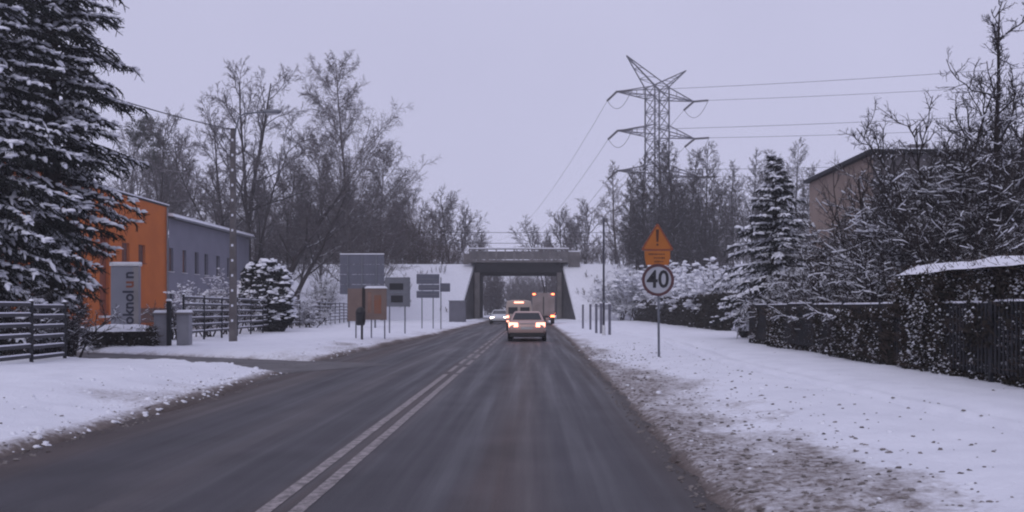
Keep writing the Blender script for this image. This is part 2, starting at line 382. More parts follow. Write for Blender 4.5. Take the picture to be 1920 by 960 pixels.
bl = n.nodes.new('ShaderNodeTexNoise'); bl.inputs['Scale'].default_value = 0.9; bl.inputs['Detail'].default_value = 6; Lk(geo.outputs['Position'], bl.inputs['Vector'])
def mul(a_, lo, hi, src):
    r = n.nodes.new('ShaderNodeMapRange'); r.inputs[1].default_value = 0.3; r.inputs[2].default_value = 0.7; r.inputs[3].default_value = lo; r.inputs[4].default_value = hi; Lk(src, r.inputs[0])
    v = n.nodes.new('ShaderNodeVectorMath'); v.operation = 'SCALE'; Lk(a_, v.inputs[0]); Lk(r.outputs[0], v.inputs['Scale']); return v.outputs[0]
c_ = mul(cr.outputs[0], 0.7, 1.3, fn.outputs[0]); c_ = mul(c_, 0.78, 1.24, bl.outputs[0]); c_ = mul(c_, 0.78, 1.24, st.outputs[0]); Lk(c_, b.inputs['Base Color'])
rr = n.nodes.new('ShaderNodeMapRange'); rr.inputs[1].default_value = 0.35; rr.inputs[2].default_value = 0.65; rr.inputs[3].default_value = 0.45; rr.inputs[4].default_value = 0.75; Lk(st.outputs[0], rr.inputs[0]); Lk(rr.outputs[0], b.inputs['Roughness'])
b.inputs['Specular IOR Level'].default_value = 0.35
bp = n.nodes.new('ShaderNodeBump'); bp.inputs['Strength'].default_value = 0.4; bp.inputs['Distance'].default_value = 0.008; Lk(fn.outputs[0], bp.inputs['Height']); Lk(bp.outputs[0], b.inputs['Normal'])
M_asph = m
yr = np.concatenate([[-40, -5], np.geomspace(3, 400, 120)])
rx = np.linspace(0, 1, 12)
RV = np.array([[np.interp(t, [0, 1], [float(edge_left(y)) - 0.8, float(edge_right(y)) + 0.8]), y, 0.0] for y in yr for t in rx])
ri = (np.arange(len(yr) - 1)[:, None] * 12 + np.arange(11)[None]).reshape(-1, 1)
road = link('road', np_mesh('road', RV, np.concatenate([ri, ri + 1, ri + 13, ri + 12], axis=1)), M_asph)
tag(road, 'two lane asphalt road, wet and streaked with brown slush', 'road', kind='structure')
# driveway
dv = Vector((DW_B[0] - DW_A[0], DW_B[1] - DW_A[1], 0)); dn = Vector((-dv.y, dv.x, 0)).normalized()
A = Vector((*DW_A, 0)) - dv.normalized() * 0.2; Bp = Vector((*DW_B, 0)) + dv * 0.5
mb = MB(); mb.add([A - dn * 2.0 + Vector((0, 0, .006)), Bp - dn * 2.0 + Vector((0, 0, .012)), Bp + dn * 2.0 + Vector((0, 0, .012)), A + dn * 2.0 + Vector((0, 0, .006))], [(0, 1, 2, 3)])
tag(mb.build('driveway', mat('slushy_driveway', (0.13, 0.12, 0.125), (0.055, 0.05, 0.052), 1.4, 0.6, bump=0.3), None), 'slushy driveway turning off the road to the gate', 'driveway', kind='structure')
# painted lines
m = bpy.data.materials.new('worn_road_paint'); m.use_nodes = True; n = m.node_tree; b = n.nodes['Principled BSDF']; Lk = n.links.new
geo = n.nodes.new('ShaderNodeNewGeometry'); t1 = n.nodes.new('ShaderNodeTexNoise'); t1.inputs['Scale'].default_value = 9; t1.inputs['Detail'].default_value = 8; t1.inputs['Roughness'].default_value = 0.75
Lk(geo.outputs['Position'], t1.inputs['Vector'])
r_ = n.nodes.new('ShaderNodeMapRange'); r_.inputs[1].default_value = 0.40; r_.inputs[2].default_value = 0.60; Lk(t1.outputs[0], r_.inputs[0])
x_ = n.nodes.new('ShaderNodeMixRGB'); x_.inputs[1].default_value = (0.34, 0.30, 0.30, 1); x_.inputs[2].default_value = (0.11, 0.095, 0.095, 1); Lk(r_.outputs[0], x_.inputs[0]); Lk(x_.outputs[0], b.inputs['Base Color'])
b.inputs['Roughness'].default_value = 0.65
M_paint = m
def line(x, y0, y1, wd):
    mb = MB(); k = max(2, int((y1 - y0) / 0.7)); vs = []; fs = []; rs = random.Random(int(x * 100 + y0))
    for i in range(k + 1):
        y = y0 + (y1 - y0) * i / k
        vs += [(x - wd / 2 + rs.uniform(-.004, .004), y, .004), (x + wd / 2 + rs.uniform(-.004, .004), y, .004)]
        if i: fs.append((2 * i - 2, 2 * i - 1, 2 * i + 1, 2 * i))
    mb.add(vs, fs); o = mb.build('road_line', M_paint, road)
    return o
for x in (-1.985, -1.745):
    line(x, 2.5, 20.6, 0.115)
    y = 21.4 if x < -1.9 else 20.9
    while y < 100:
        line(x, y, y + 2.2, 0.11); y += 3.1
# clods of dirty snow and grit on the verge
rs = np.random.RandomState(11); m_ = 3200
yy = 5 + 30 * rs.rand(m_) ** 1.8; sid = rs.rand(m_) < 0.74
off = np.where(sid, rs.exponential(1.05, m_), rs.exponential(0.55, m_))
xx = np.where(sid, edge_right(yy) - .05 + off, edge_left(yy) + 0.1 - off)
sc = 0.006 + 0.013 * rs.rand(m_) ** 3
P = np.stack([xx, yy, ground_z(xx, yy) + sc * .3], axis=1)
P[:, 2] = np.maximum(P[:, 2], 0.004)
Vc, Fc = blobs_np(P, sc * 1.7, sc * 1.3, sc * .8, rs, .6)
o = link('slush_clods', np_mesh('slush_clods', Vc, Fc), mat('dirty_clods', (0.085, 0.07, 0.066), (0.26, 0.235, 0.23), 1.2, 0.85)); tag(o, 'small brown grit and slush clods along the road edges', 'slush', kind='stuff')
m_ = 900; yy = 5 + 28 * rs.rand(m_) ** 1.6; sid = rs.rand(m_) < 0.12
off = np.where(sid, rs.exponential(1.7, m_), rs.exponential(0.9, m_)) + .1
xx = np.where(sid, edge_right(yy) + off, edge_left(yy) - off); sc = 0.010 + 0.028 * rs.rand(m_) ** 3.5
P = np.stack([xx, yy, ground_z(xx, yy)], axis=1); Vc, Fc = blobs_np(P, sc * 1.5, sc * 1.2, sc * .9, rs, 0.5)
o = link('snow_lumps', np_mesh('snow_lumps', Vc, Fc), M_snow); tag(o, 'loose lumps of ploughed snow along the verges', 'snow', kind='stuff')

# ------------------------------------------------------------------ embankment and bridge
EMB_Z = 7.0
def embankment(name, x_end_b, x_end_t, far_x, label):
    sgn = 1 if far_x > 0 else -1
    n1 = 60; t = np.linspace(0, 1, n1) ** 2.2
    prof = [(102.5, -0.3), (103.2, 0.35), (105.5, 2.1), (108.0, 3.9), (110.3, 5.6), (112.0, 6.75), (113.0, EMB_Z), (123, EMB_Z), (124.5, 6.6), (134, -0.3)]
    Vv = []
    rs2 = np.random.RandomState(5)
    for k in range(n1):
        for (y, z) in prof:
            xe = x_end_b + (x_end_t - x_end_b) * max(0, min(1, z / EMB_Z))
            x = xe + (far_x - xe) * t[k]
            nzv = (vnoise(np.array([x * .5]), np.array([y * .5]))[0] - .5) * 0.5 if 0 < z < EMB_Z and k else 0
            Vv.append((x, y + nzv * .6, z + nzv * .5))
    npf = len(prof); fs = []
    for k in range(n1 - 1):
        for j in range(npf - 1):
            a = k * npf + j; fs.append((a, a + 1, a + 1 + npf, a + npf))
    me = bpy.data.meshes.new(name); me.from_pydata(Vv, [], fs)
    bm = bmesh.new(); bm.from_mesh(me); bmesh.ops.recalc_face_normals(bm, faces=bm.faces); bm.to_mesh(me); bm.free()
    o = link(name, me, M_snow, smooth=True); tag(o, label, 'embankment', kind='structure')
    return o
embankment('embankment', -8.6, -7.35, -160, 'snow covered railway embankment ending at the bridge')
embankment('embankment', 4.95, 3.62, 160, 'snow covered railway embankment behind the hedges')

br = thing('railway_bridge', 'low concrete railway bridge with dark girder over the road', 'bridge', (-1.85, 112, 0))
def bb(name, x0, x1, y0, y1, z0, z1, m, par=br, bevel=0):
    return MB().box(((x0 + x1) / 2 + 1.85, (y0 + y1) / 2 - 112, (z0 + z1) / 2), (x1 - x0, y1 - y0, z1 - z0)).build(name, m, par, bevel=bevel)
bb('girder', -7.25, 3.50, 111.5, 112.1, 5.90, 7.13, M_girder)
bb('girder', -7.25, 3.50, 123.2, 123.8, 5.90, 7.13, M_girder)
for gy_ in (113.6, 115.6, 117.6, 119.6, 121.4): bb('girder', -7.2, 3.45, gy_, gy_ + .35, 5.95, 7.1, M_girder)
bb('deck', -7.9, 4.3, 111.2, 124.2, 7.133, 7.42, M_concrete)
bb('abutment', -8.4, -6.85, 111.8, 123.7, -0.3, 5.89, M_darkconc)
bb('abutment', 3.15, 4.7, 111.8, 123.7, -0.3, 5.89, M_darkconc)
bb('abutment_pilaster', -7.2, -6.6, 111.35, 111.79, -0.2, 5.885, M_concrete)
bb('abutment_pilaster', 2.9, 3.45, 111.35, 111.79, -0.2, 5.885, M_concrete)
for side in (-1, 1):   # dark stone pitching on the ends of the embankment
    if side > 0: q = [(4.95, 102.5, -.3), (4.93, 103.2, .35), (3.62, 113.0, 7.0), (3.62, 113.0, -.3)]
    else: q = [(-8.6, 102.5, -.3), (-8.58, 103.2, .35), (-7.35, 113.0, 7.0), (-7.35, 113.0, -.3)]
    mb = MB(); a = [Vector(p) - Vector((1.85 * -1 * -1 * -1, 112, 0)) * 1 for p in q]
    a = [Vector((p[0] + 1.85, p[1] - 112, p[2])) for p in q]; off = Vector((-side * 0.12, -0.05, 0))
    mb.add(a + [v + off for v in a], [(0, 1, 2, 3), (7, 6, 5, 4), (0, 4, 5, 1), (1, 5, 6, 2), (2, 6, 7, 3), (3, 7, 4, 0)])
    mb.build('wing_wall', mat('stone_pitching', (0.075, 0.072, 0.075), (0.035, 0.033, 0.036), 1.2, 0.9, bump=0.8, bscale=3, snow=0.55), br)
    # face of the wing wall towards the road users
    top = -7.35 if side < 0 else 3.62; bot = -9.0 if side < 0 else 5.25
    inn = -7.21 if side < 0 else 3.46
    MB().prism([(inn + 1.85, 0), (bot + 1.85, 0), (top + 1.85, 6.9), (inn + 1.85, 6.9)], (0, -5.4 - 0, 0), (1, 0, 0), (0, 0, 1), -0.5).build('wing_wall', MATS['stone_pitching'], br) if False else None
n_pan = 11; px0, px1 = -7.85, 4.25; wdt = (px1 - px0) / n_pan
pan0 = None
for i in range(n_pan + 1):
    x = px0 + wdt * i
    bb('railing_post', x - .07, x + .07, 111.25, 111.39, 7.421, 8.70, M_concrete)
for i in range(n_pan):
    x = px0 + wdt * i
    bb('railing_panel', x + .08, x + wdt - .08, 111.30, 111.345, 7.50, 8.50, mat('railing_panel_grey', (0.155, 0.145, 0.15), (0.10, 0.095, 0.10), 1.1, 0.8))
bb('handrail', px0 - .1, px1 + .1, 111.26, 111.38, 8.702, 8.80, M_concrete)
bb('snow_strip', px0 - .1, px1 + .1, 111.2, 111.43, 8.802, 8.93, M_snow)
bb('parapet_wing', 4.32, 5.75, 111.6, 112.0, 6.6, 8.45, M_concrete)
bb('snow_strip', 4.3, 5.8, 111.55, 112.05, 8.452, 8.58, M_snow)
bb('parapet_wing', -8.6, -7.95, 111.6, 112.0, 6.9, 8.2, M_concrete)

# ------------------------------------------------------------------ bare trees
def grow(rs, stems, levels):
    """stems: list of (pos, dir, length, radius); levels[0] shapes the stems, further levels their branches. Returns per level (P0,P1,R0,R1)"""
    pos = np.array([s[0] for s in stems], float); d = np.array([s[1] for s in stems], float); d /= np.linalg.norm(d, axis=1, keepdims=True)
    ln = np.array([s[2] for s in stems], float); rd = np.array([s[3] for s in stems], float)
    out = []
    for li, lv in enumerate(levels):
        ns = lv['seg']; pts = [pos.copy()]; dirs = [d.copy()]; P0, P1, R0, R1 = [], [], [], []
        p, q = pos.copy(), d.copy(); tip = lv.get('tip', 0.25)
        for k in range(ns):
            q = q + rs.normal(size=q.shape) * lv['jit']; q[:, 2] += lv.get('up', 0) * (1 if 'upk' not in lv else (k / ns))
            q /= np.linalg.norm(q, axis=1, keepdims=True)
            p2 = p + q * (ln / ns)[:, None]
            ra = rd * (1 - (1 - tip) * k / ns); rb = rd * (1 - (1 - tip) * (k + 1) / ns)
            P0.append(p); P1.append(p2); R0.append(ra); R1.append(rb); p = p2
            pts.append(p.copy()); dirs.append(q.copy())
        out.append((np.concatenate(P0), np.concatenate(P1), np.concatenate(R0), np.concatenate(R1)))
        if li == len(levels) - 1: break
        nx_ = levels[li + 1]; m = nx_['n']; pts = np.array(pts); dirs = np.array(dirs); nb_ = len(pos)
        t = nx_.get('t0', 0.25) + (nx_.get('t1', 0.98) - nx_.get('t0', 0.25)) * (np.arange(m)[None, :] + rs.rand(nb_, m)) / m
        f = t * ns; i0 = np.minimum(f.astype(int), ns - 1); fr = (f - i0)[..., None]; bi = np.arange(nb_)[:, None]
        cp = pts[i0, bi] * (1 - fr) + pts[i0 + 1, bi] * fr; cd = dirs[i0 + 1, bi]
        az = 2.4 * np.arange(m)[None, :] + rs.rand(nb_, 1) * 6.28 + rs.normal(size=(nb_, m)) * 0.5
        h = np.where(np.abs(cd[..., 2:3]) > 0.95, np.array([1., 0, 0]), np.array([0, 0, 1.]))
        u = np.cross(cd, h); u /= np.linalg.norm(u, axis=-1, keepdims=True) + 1e-9; v = np.cross(cd, u)
        an = (nx_['ang'] + rs.normal(size=(nb_, m)) * nx_.get('angv', 0.15))[..., None]
        side = u * np.cos(az)[..., None] + v * np.sin(az)[..., None]
        nd = cd * np.cos(an) + side * np.sin(an)
        shape = nx_.get('shape', lambda t: 1 - 0.55 * t)
        nl = ln[:, None] * nx_['len'] * shape(t) * (0.75 + 0.5 * rs.rand(nb_, m))
        pr = rd[:, None] * (1 - (1 - tip) * t)
        nr = np.minimum(pr * 1.0, np.maximum(nx_.get('rmin', 0.008), pr * nx_['rad']))
        pos, d, ln, rd = cp.reshape(-1, 3), nd.reshape(-1, 3), nl.ravel(), nr.ravel()
    return out
def tree_parts(levels_out, sides=(7, 5, 3, 3, 3), rscale=1.0):
    tr = merge([tubes_np(*levels_out[i], n=sides[i]) for i in range(min(2, len(levels_out)))])
    rr = np.random.RandomState(1); k = len(levels_out)
    cr = merge([tubes_np(*levels_out[2], n=3)] + [ribbons_np(*levels_out[i], rr) for i in range(3, k)])
    return tr, cr
PROTO = {}
def from_proto(key, root, h):
    h0, parts = PROTO[key]; k = h / h0; root.scale = (k, k, k); root.rotation_euler[2] = random.Random(len(bpy.data.objects)).uniform(0, 6.28)
    for nm, me, kd in parts:
        o = link(nm, me, None, root)
        if kd: o['kind'] = kd
    return root
def keep_proto(key, root, h): PROTO[key] = (h, [(c.name.split('.')[0], c.data, c.get('kind')) for c in root.children])
def bare_tree(name, label, px, Y, seed, stems, levels, mt=None, mc=None, group=None, z=None, cat='tree', strips=0, smin=.012, proto=None):
    x = X(px, Y); rs = np.random.RandomState(seed)
    root = thing(name, label, cat, (x, Y, (gz(x, Y) if z is None else z) - 0.1), 0, group)
    if proto and proto in PROTO: return from_proto(proto, root, stems[0][2])
    o_ = grow(rs, stems, levels); tr, cr = tree_parts(o_)
    if strips: link('snow_load', np_mesh('snow_load', *snow_strips(o_[1:], rs, strips, smin)), M_snow, root)['kind'] = 'stuff'
    link('trunk', np_mesh('trunk', *tr), mt or M_bark, root); link('crown', np_mesh('crown', *cr), mc or M_twig, root)
    if proto: keep_proto(proto, root, stems[0][2])
    return root
def lv_round(f=1.0, n=(14, 9, 7, 6), ang=(0.75, 0.7, 0.65, 0.6), lens=(0.5, 0.48, 0.45, 0.45), rm=0.012, t0=0.3, up=(0.05, 0.05, 0.03, 0.0, 0.0), jit=(0.06, 0.12, 0.15, 0.18, 0.2)):
    L_ = [dict(seg=8, jit=jit[0], up=up[0], tip=0.18)]
    for i in range(len(n)):
        L_.append(dict(n=n[i], seg=(6, 5, 4, 2)[i], jit=jit[i + 1], up=up[i + 1], ang=ang[i], angv=0.18, len=lens[i], rad=(0.5, 0.55, 0.6, 0.7)[i], rmin=rm * (3.2, 2.0, 1.4, 1.1)[i], t0=t0 if i == 0 else 0.2, tip=(.35, .5, .65, .8)[i]))
    return L_
def stem(h, r, lean=(0, 0), off=(0, 0)): return ((off[0], off[1], 0), (lean[0], lean[1], 1), h, r)

# left of the road, behind the houses
bare_tree('deciduous_tree', 'bare tree carrying dark mistletoe balls behind the orange building', 272, 95, 1, [stem(19, .3), stem(15, .2, (.2, 0), (.4, 0))], lv_round(n=(15, 10, 8, 5), ang=(.6, .6, .6, .6), lens=(.45, .45, .45, .45), rm=.017, t0=.35))
mist = bpy.data.objects[-1] if False else None
root = [o for o in C.objects if o.get('label', '').startswith('bare tree carrying')][0]
rs = np.random.RandomState(4)
for (px, py, r_) in ((253, 243, .95), (284, 240, 1.05), (290, 262, .8), (302, 283, 1.25), (262, 262, .8), (283, 300, .95), (275, 232, .7)):
    c = W(px, py, 95) - Vector(root.location); mm = 330
    dd = rdir(rs, mm); rr = r_ * (0.35 + .65 * rs.rand(mm) ** .5); P = np.array(c)[None] + dd * rr[:, None]
    t_ = tubes_np(P, P + (dd + 0.6 * rdir(rs, mm)) * 0.30, np.full(mm, .035), np.full(mm, .012), 3)
    link('mistletoe', np_mesh('mistletoe', *t_), mat('mistletoe_leaves', (0.035, 0.038, 0.028), (0.025, 0.025, 0.02), 3, 0.9), root)
bare_tree('deciduous_tree', 'pale bare tree between the mistletoe tree and the grey wing', 345, 118, 2, [stem(16, .26), stem(13, .2, (-.15, 0), (-.6, 0))], lv_round(n=(15, 10, 8, 5), rm=.018, t0=.25), z=6.8, proto='pale')
bare_tree('deciduous_tree', 'bushy bare tree rising just behind the grey wing roof', 395, 100, 22, [stem(12, .22), stem(11, .2, (.2, 0), (1, 0))], lv_round(n=(14, 9, 7, 5), rm=.018, t0=.2))
bare_tree('forked_tree', 'tall bare tree with several dark upright stems above the grey wing', 455, 88, 3,
          [stem(24, .34, (-.03, 0), (-.2, 0)), stem(23, .28, (.14, 0), (.3, .2)), stem(20, .24, (-.2, .1), (-.5, .2)), stem(18, .18, (.30, .1), (.5, 0)), stem(17, .16, (-.32, -.1), (-.5, 0))],
          lv_round(n=(14, 10, 8, 5), ang=(.72, .7, .65, .6), lens=(.36, .46, .46, .46), rm=.0145, t0=.35, up=(.05, .05, .03, 0, 0)))
bare_tree('leaning_tree', 'dark tree whose twin trunks lean and arch towards the road', 508, 84, 4,
          [((0, 0, 0), (.33, 0, 1), 15.5, .40), ((.9, .2, 0), (.42, 0.1, 1), 13.5, .28)],
          [dict(seg=9, jit=.05, up=-.035, tip=.15)] + lv_round(n=(12, 9, 7, 5), ang=(.7, .65, .6, .6), lens=(.36, .45, .45, .45), rm=.015, t0=.35, up=(0, .06, .03, 0, 0))[1:])
for dead in ((478, 98, 8), (545, 98, 9)):
    bare_tree('deciduous_tree', {8: 'thin bare tree filling the gap behind the forked tree', 9: 'thin bare tree behind the leaning twin trunks'}[dead[2]], dead[0], dead[1], dead[2], [stem(14, .2), stem(12, .15, (.15, .1), (.5, 0))], lv_round(n=(14, 9, 7, 5), rm=.016, t0=.2))
def lv_birch(n=(46, 9, 6, 3), rm=.020, l1=.34):
    return [dict(seg=12, jit=.025, up=.03, tip=.1),
            dict(n=n[0], seg=7, jit=.07, up=.06, ang=.80, angv=.16, len=l1, rad=.32, rmin=.03, t0=.12, t1=.99, tip=.4, shape=lambda t: np.clip(1.25 * (1.02 - t) ** .62, .12, 1.05)),
            dict(n=n[1], seg=5, jit=.12, up=.0, ang=.7, angv=.2, len=.36, rad=.5, rmin=rm * 1.3, t0=.15, tip=.55),
            dict(n=n[2], seg=4, jit=.14, up=-.10, ang=.7, angv=.2, len=.5, rad=.6, rmin=rm, t0=.1, tip=.7),
            dict(n=n[3], seg=2, jit=.15, up=-.16, ang=.6, angv=.2, len=.5, rad=.7, rmin=rm, t0=.1, tip=.8)]
bare_tree('birch_tree', 'tallest bare birch with a full oval crown, standing on the embankment foot', 655, 93, 5, [stem(26.5, .26)], lv_birch(n=(64, 12, 9, 4), rm=.0145, l1=.38), M_birchbark, M_birchtwig)
bare_tree('birch_tree', 'shorter bare birch crowding the roadside flank of the tallest birch', 716, 97, 6, [stem(18.5, .18)], lv_birch(n=(50, 11, 8, 4), l1=.40, rm=.0145), M_birchbark, M_birchtwig, proto='birch')
bare_tree('birch_tree', 'bare birch between the leaning twin trunks and the tallest birch', 600, 98, 7, [stem(20, .2)], lv_birch(n=(46, 11, 8, 4), l1=.38, rm=.0145), M_birchbark, M_birchtwig, proto='birch')
for px, Y, h, lab in [(232, 122, 18, 'pale bare tree half hidden by the huge spruce tips'), (308, 126, 15, 'pale bare tree filling the gap beside the mistletoe tree'), (420, 122, 13, 'pale bare tree behind the lamp post top'), (490, 124, 12, 'pale bare tree behind the crown of the leaning tree'), (540, 121, 14, 'pale bare tree on the embankment between the leaning tree and the birches'), (625, 120, 11, 'pale bare tree on the embankment behind the tallest birch'), (700, 121, 10, 'pale bare tree on the embankment behind the big grey sign back'), (752, 122, 9, 'low pale bare tree on the embankment crest near the sign stack')]:
    bare_tree('deciduous_tree', lab, px, Y, 2, [stem(h, .26)], None, z=6.8, proto='pale')
# beyond the embankment
far_lv = lambda t0=.2: lv_round(n=(15, 10, 8, 4), ang=(.65, .65, .6, .6), lens=(.5, .48, .45, .45), rm=.026, t0=t0)
for i, (px, Y, h, lab) in enumerate([(806, 150, 17.5, 'tallest of the hazy bare trees beyond the embankment, beside the birches'), (846, 152, 16.5, 'round hazy bare tree in the middle of the clump beyond the embankment'), (883, 156, 12, 'low hazy bare tree ending the clump above the bridge corner'),
                                  (770, 160, 13, 'hazy bare tree half hidden behind the shorter birch'),
                                  (1022, 150, 12, 'small hazy bare tree standing over the bridge railing'), (1060, 146, 13, 'hazy bare tree over the bridge end beside the small one'), (1100, 140, 14, 'hazy bare tree beside the bridge end, below the power lines')]):
    bare_tree('deciduous_tree', lab, px, Y, 30 + i, [stem(h, .22), stem(h * .85, .16, (.2, .1), (.4, 0))], far_lv(), z=3.5 if Y < 160 else 2.5, proto='far%d' % (i % 2))
def tall(px, Y, h, seed, lab, n=44, l1=.2, rm=.02, z=None):
    bare_tree('birch_tree', lab, px, Y, seed, [stem(h, .2)], lv_birch(n=(n, 9, 7, 3), rm=rm, l1=l1), M_birchbark, M_birchtwig, z=z, proto='slim')
tall(1155, 118, 15, 41, 'slim pale bare tree under the road side arms of the pylon', z=6)
tall(1180, 122, 14, 42, 'slim bare tree touching the foot of the pylon', z=6)
CL = [(1212, 106, 17.5, 'dense dark bare tree hiding the foot of the pylon'), (1268, 105, 19.5, 'dense dark bare tree with a feathery top beside the pylon'), (1318, 104, 19.8, 'tall dense bare tree over the middle of the snowy bushes'),
      (1240, 108, 17.5, 'dark bare tree standing squarely in front of the pylon'), (1292, 108, 17.0, 'dark bare tree filling the middle of the dense clump'), (1340, 107, 15, 'lower dark bare tree ending the dense clump'), (1195, 109, 13.5, 'small dark bare tree on the bridge side of the pylon'),
      (1255, 110, 14, 'shorter dark bare tree in the depth of the dense clump'), (1375, 112, 13.0, 'pale bare tree between the dense clump and the small spruce'), (1410, 116, 15, 'pale bare tree behind the small spruce'), (1440, 120, 16, 'faint bare tree behind the tip of the small spruce'), (1490, 125, 18, 'faint tall bare tree between the small spruce and the brown house')]
for i, (px, Y, h, lab) in enumerate(CL):
    bare_tree('deciduous_tree', lab, px, Y, 50 + i, [stem(h, .2), stem(h * .8, .14, (.08, .05), (.9, 0))], lv_birch(n=(46, 9, 8, 4), rm=.026, l1=.26), M_bark, M_clump, proto='clump%d' % (i % 3), z=min(6.9, max(0, (Y - 103) * .75)))

# scrub on the embankment
def scrub(name, label, pts, mt, seed, h=(1.8, 3.4), n=10):
    rs = np.random.RandomState(seed); stems = []
    for (x, y, z) in pts:
        for k in range(n):
            a = rs.rand() * 6.28; hh = h[0] + (h[1] - h[0]) * rs.rand()
            stems.append(((x + rs.normal() * .5, y + rs.normal() * .4, z), (.35 * math.cos(a), .35 * math.sin(a), 1), hh, .03))
    o_ = grow(rs, stems, [dict(seg=4, jit=.12, up=.05, tip=.4), dict(n=7, seg=3, jit=.2, up=.05, ang=.6, len=.45, rad=.6, rmin=.03, t0=.15), dict(n=5, seg=2, jit=.2, ang=.6, len=.5, rad=.7, rmin=.026, t0=.2)])
    V, F = merge([tubes_np(*o_[0], n=3)] + [ribbons_np(*q, rs) for q in o_[1:]])
    o = link(name, np_mesh(name, V, F), mt); return o
rs = np.random.RandomState(8)
pts = [(x, 113.5 + rs.rand() * 6, 6.95) for x in np.arange(-48, -9.5, 0.55)]
tag(scrub('embankment_scrub', '', pts, M_twigred, 1), 'brown leafless scrub along the embankment crest left of the bridge', 'scrub', kind='stuff')['label'] = 'brown leafless scrub along the embankment crest below the birches'
pts = [(x, 113.5 + rs.rand() * 6, 6.95) for x in np.arange(6.5, 40, 0.6)]
tag(scrub('embankment_scrub', '', pts, M_twig, 2), 'grey leafless scrub along the embankment crest beside the bridge end', 'scrub', kind='stuff')
pts = [(x, 96 + rs.rand() * 7, 0.1 + max(0, 0)) for x in np.arange(-32, -12.5, 0.5)]
pts = [(x, y, 0.1 if y < 103 else .5) for x, y, z in pts]
tag(scrub('brown_thicket', '', [(x, 116 + rs.rand() * 5, 6.9) for x in np.arange(-36, -13, 0.3)], M_twigred, 3, h=(4, 9), n=7), 'dense reddish brown thicket under the birches', 'thicket', kind='stuff')
pts = []
for k in range(46):
    sd = -1 if k % 2 else 1; y = 103.5 + 8.5 * rs.rand(); x = (5.6 + rs.rand() * 16) if sd > 0 else (-9.3 - rs.rand() * 22); pts.append((x, y, float(np.interp(y, [102.5, 103.2, 105.5, 108, 110.3, 112], [-.3, .3, 2.0, 3.8, 5.5, 6.6]))))
tag(scrub('slope_weeds', '', pts, M_twigred, 12, h=(.4, 1.1), n=5), 'sparse dry weeds poking through the snowy embankment slopes', 'weeds', kind='stuff')
# far wood
rs = np.random.RandomState(17); stems = []
for x in np.arange(-230, 300, 3.2):
    stems.append(((x + rs.normal(), 300 + rs.rand() * 70, 0), (rs.normal() * .05, 0, 1), 9 + 9 * rs.rand(), .25))
o_ = grow(rs, stems, [dict(seg=5, jit=.05, tip=.2), dict(n=12, seg=3, jit=.12, up=.1, ang=.6, len=.4, rad=.5, rmin=.06, t0=.2), dict(n=7, seg=3, jit=.2, up=.05, ang=.6, len=.5, rad=.7, rmin=.05, t0=.2)])
V, F = merge([tubes_np(*o_[0], n=3)] + [ribbons_np(*q, rs) for q in o_[1:]])
tag(link('far_wood', np_mesh('far_wood', V, F), M_twig), 'far bluish wood seen beyond the railway bridge', 'wood', kind='stuff')
rs = np.random.RandomState(18); stems = []
for x in np.concatenate([np.arange(-15, -6.5, 0.5), np.arange(3, 9, 0.5), np.arange(-9, 6, .2)]):
    stems.append(((x + rs.normal() * .4, (165 if abs(x + 1.8) > 5 else 225) + rs.rand() * 25, 0), (rs.normal() * .05, 0, 1), 6.5 + 5 * rs.rand(), .16))
o_ = grow(rs, stems, [dict(seg=5, jit=.05, tip=.2), dict(n=18, seg=3, jit=.12, up=.03, ang=.8, len=.35, rad=.5, rmin=.09, t0=.02), dict(n=8, seg=3, jit=.2, up=.0, ang=.7, len=.5, rad=.7, rmin=.09, t0=.1), dict(n=4, seg=2, jit=.2, up=.0, ang=.7, len=.5, rad=.7, rmin=.08, t0=.1)])
V, F = merge([tubes_np(*o_[0], n=4)] + [ribbons_np(*q, rs) for q in o_[1:]])
tag(link('roadside_wood', np_mesh('roadside_wood', V, F), M_twig), 'grey leafless wood seen through the underpass', 'wood', kind='stuff')

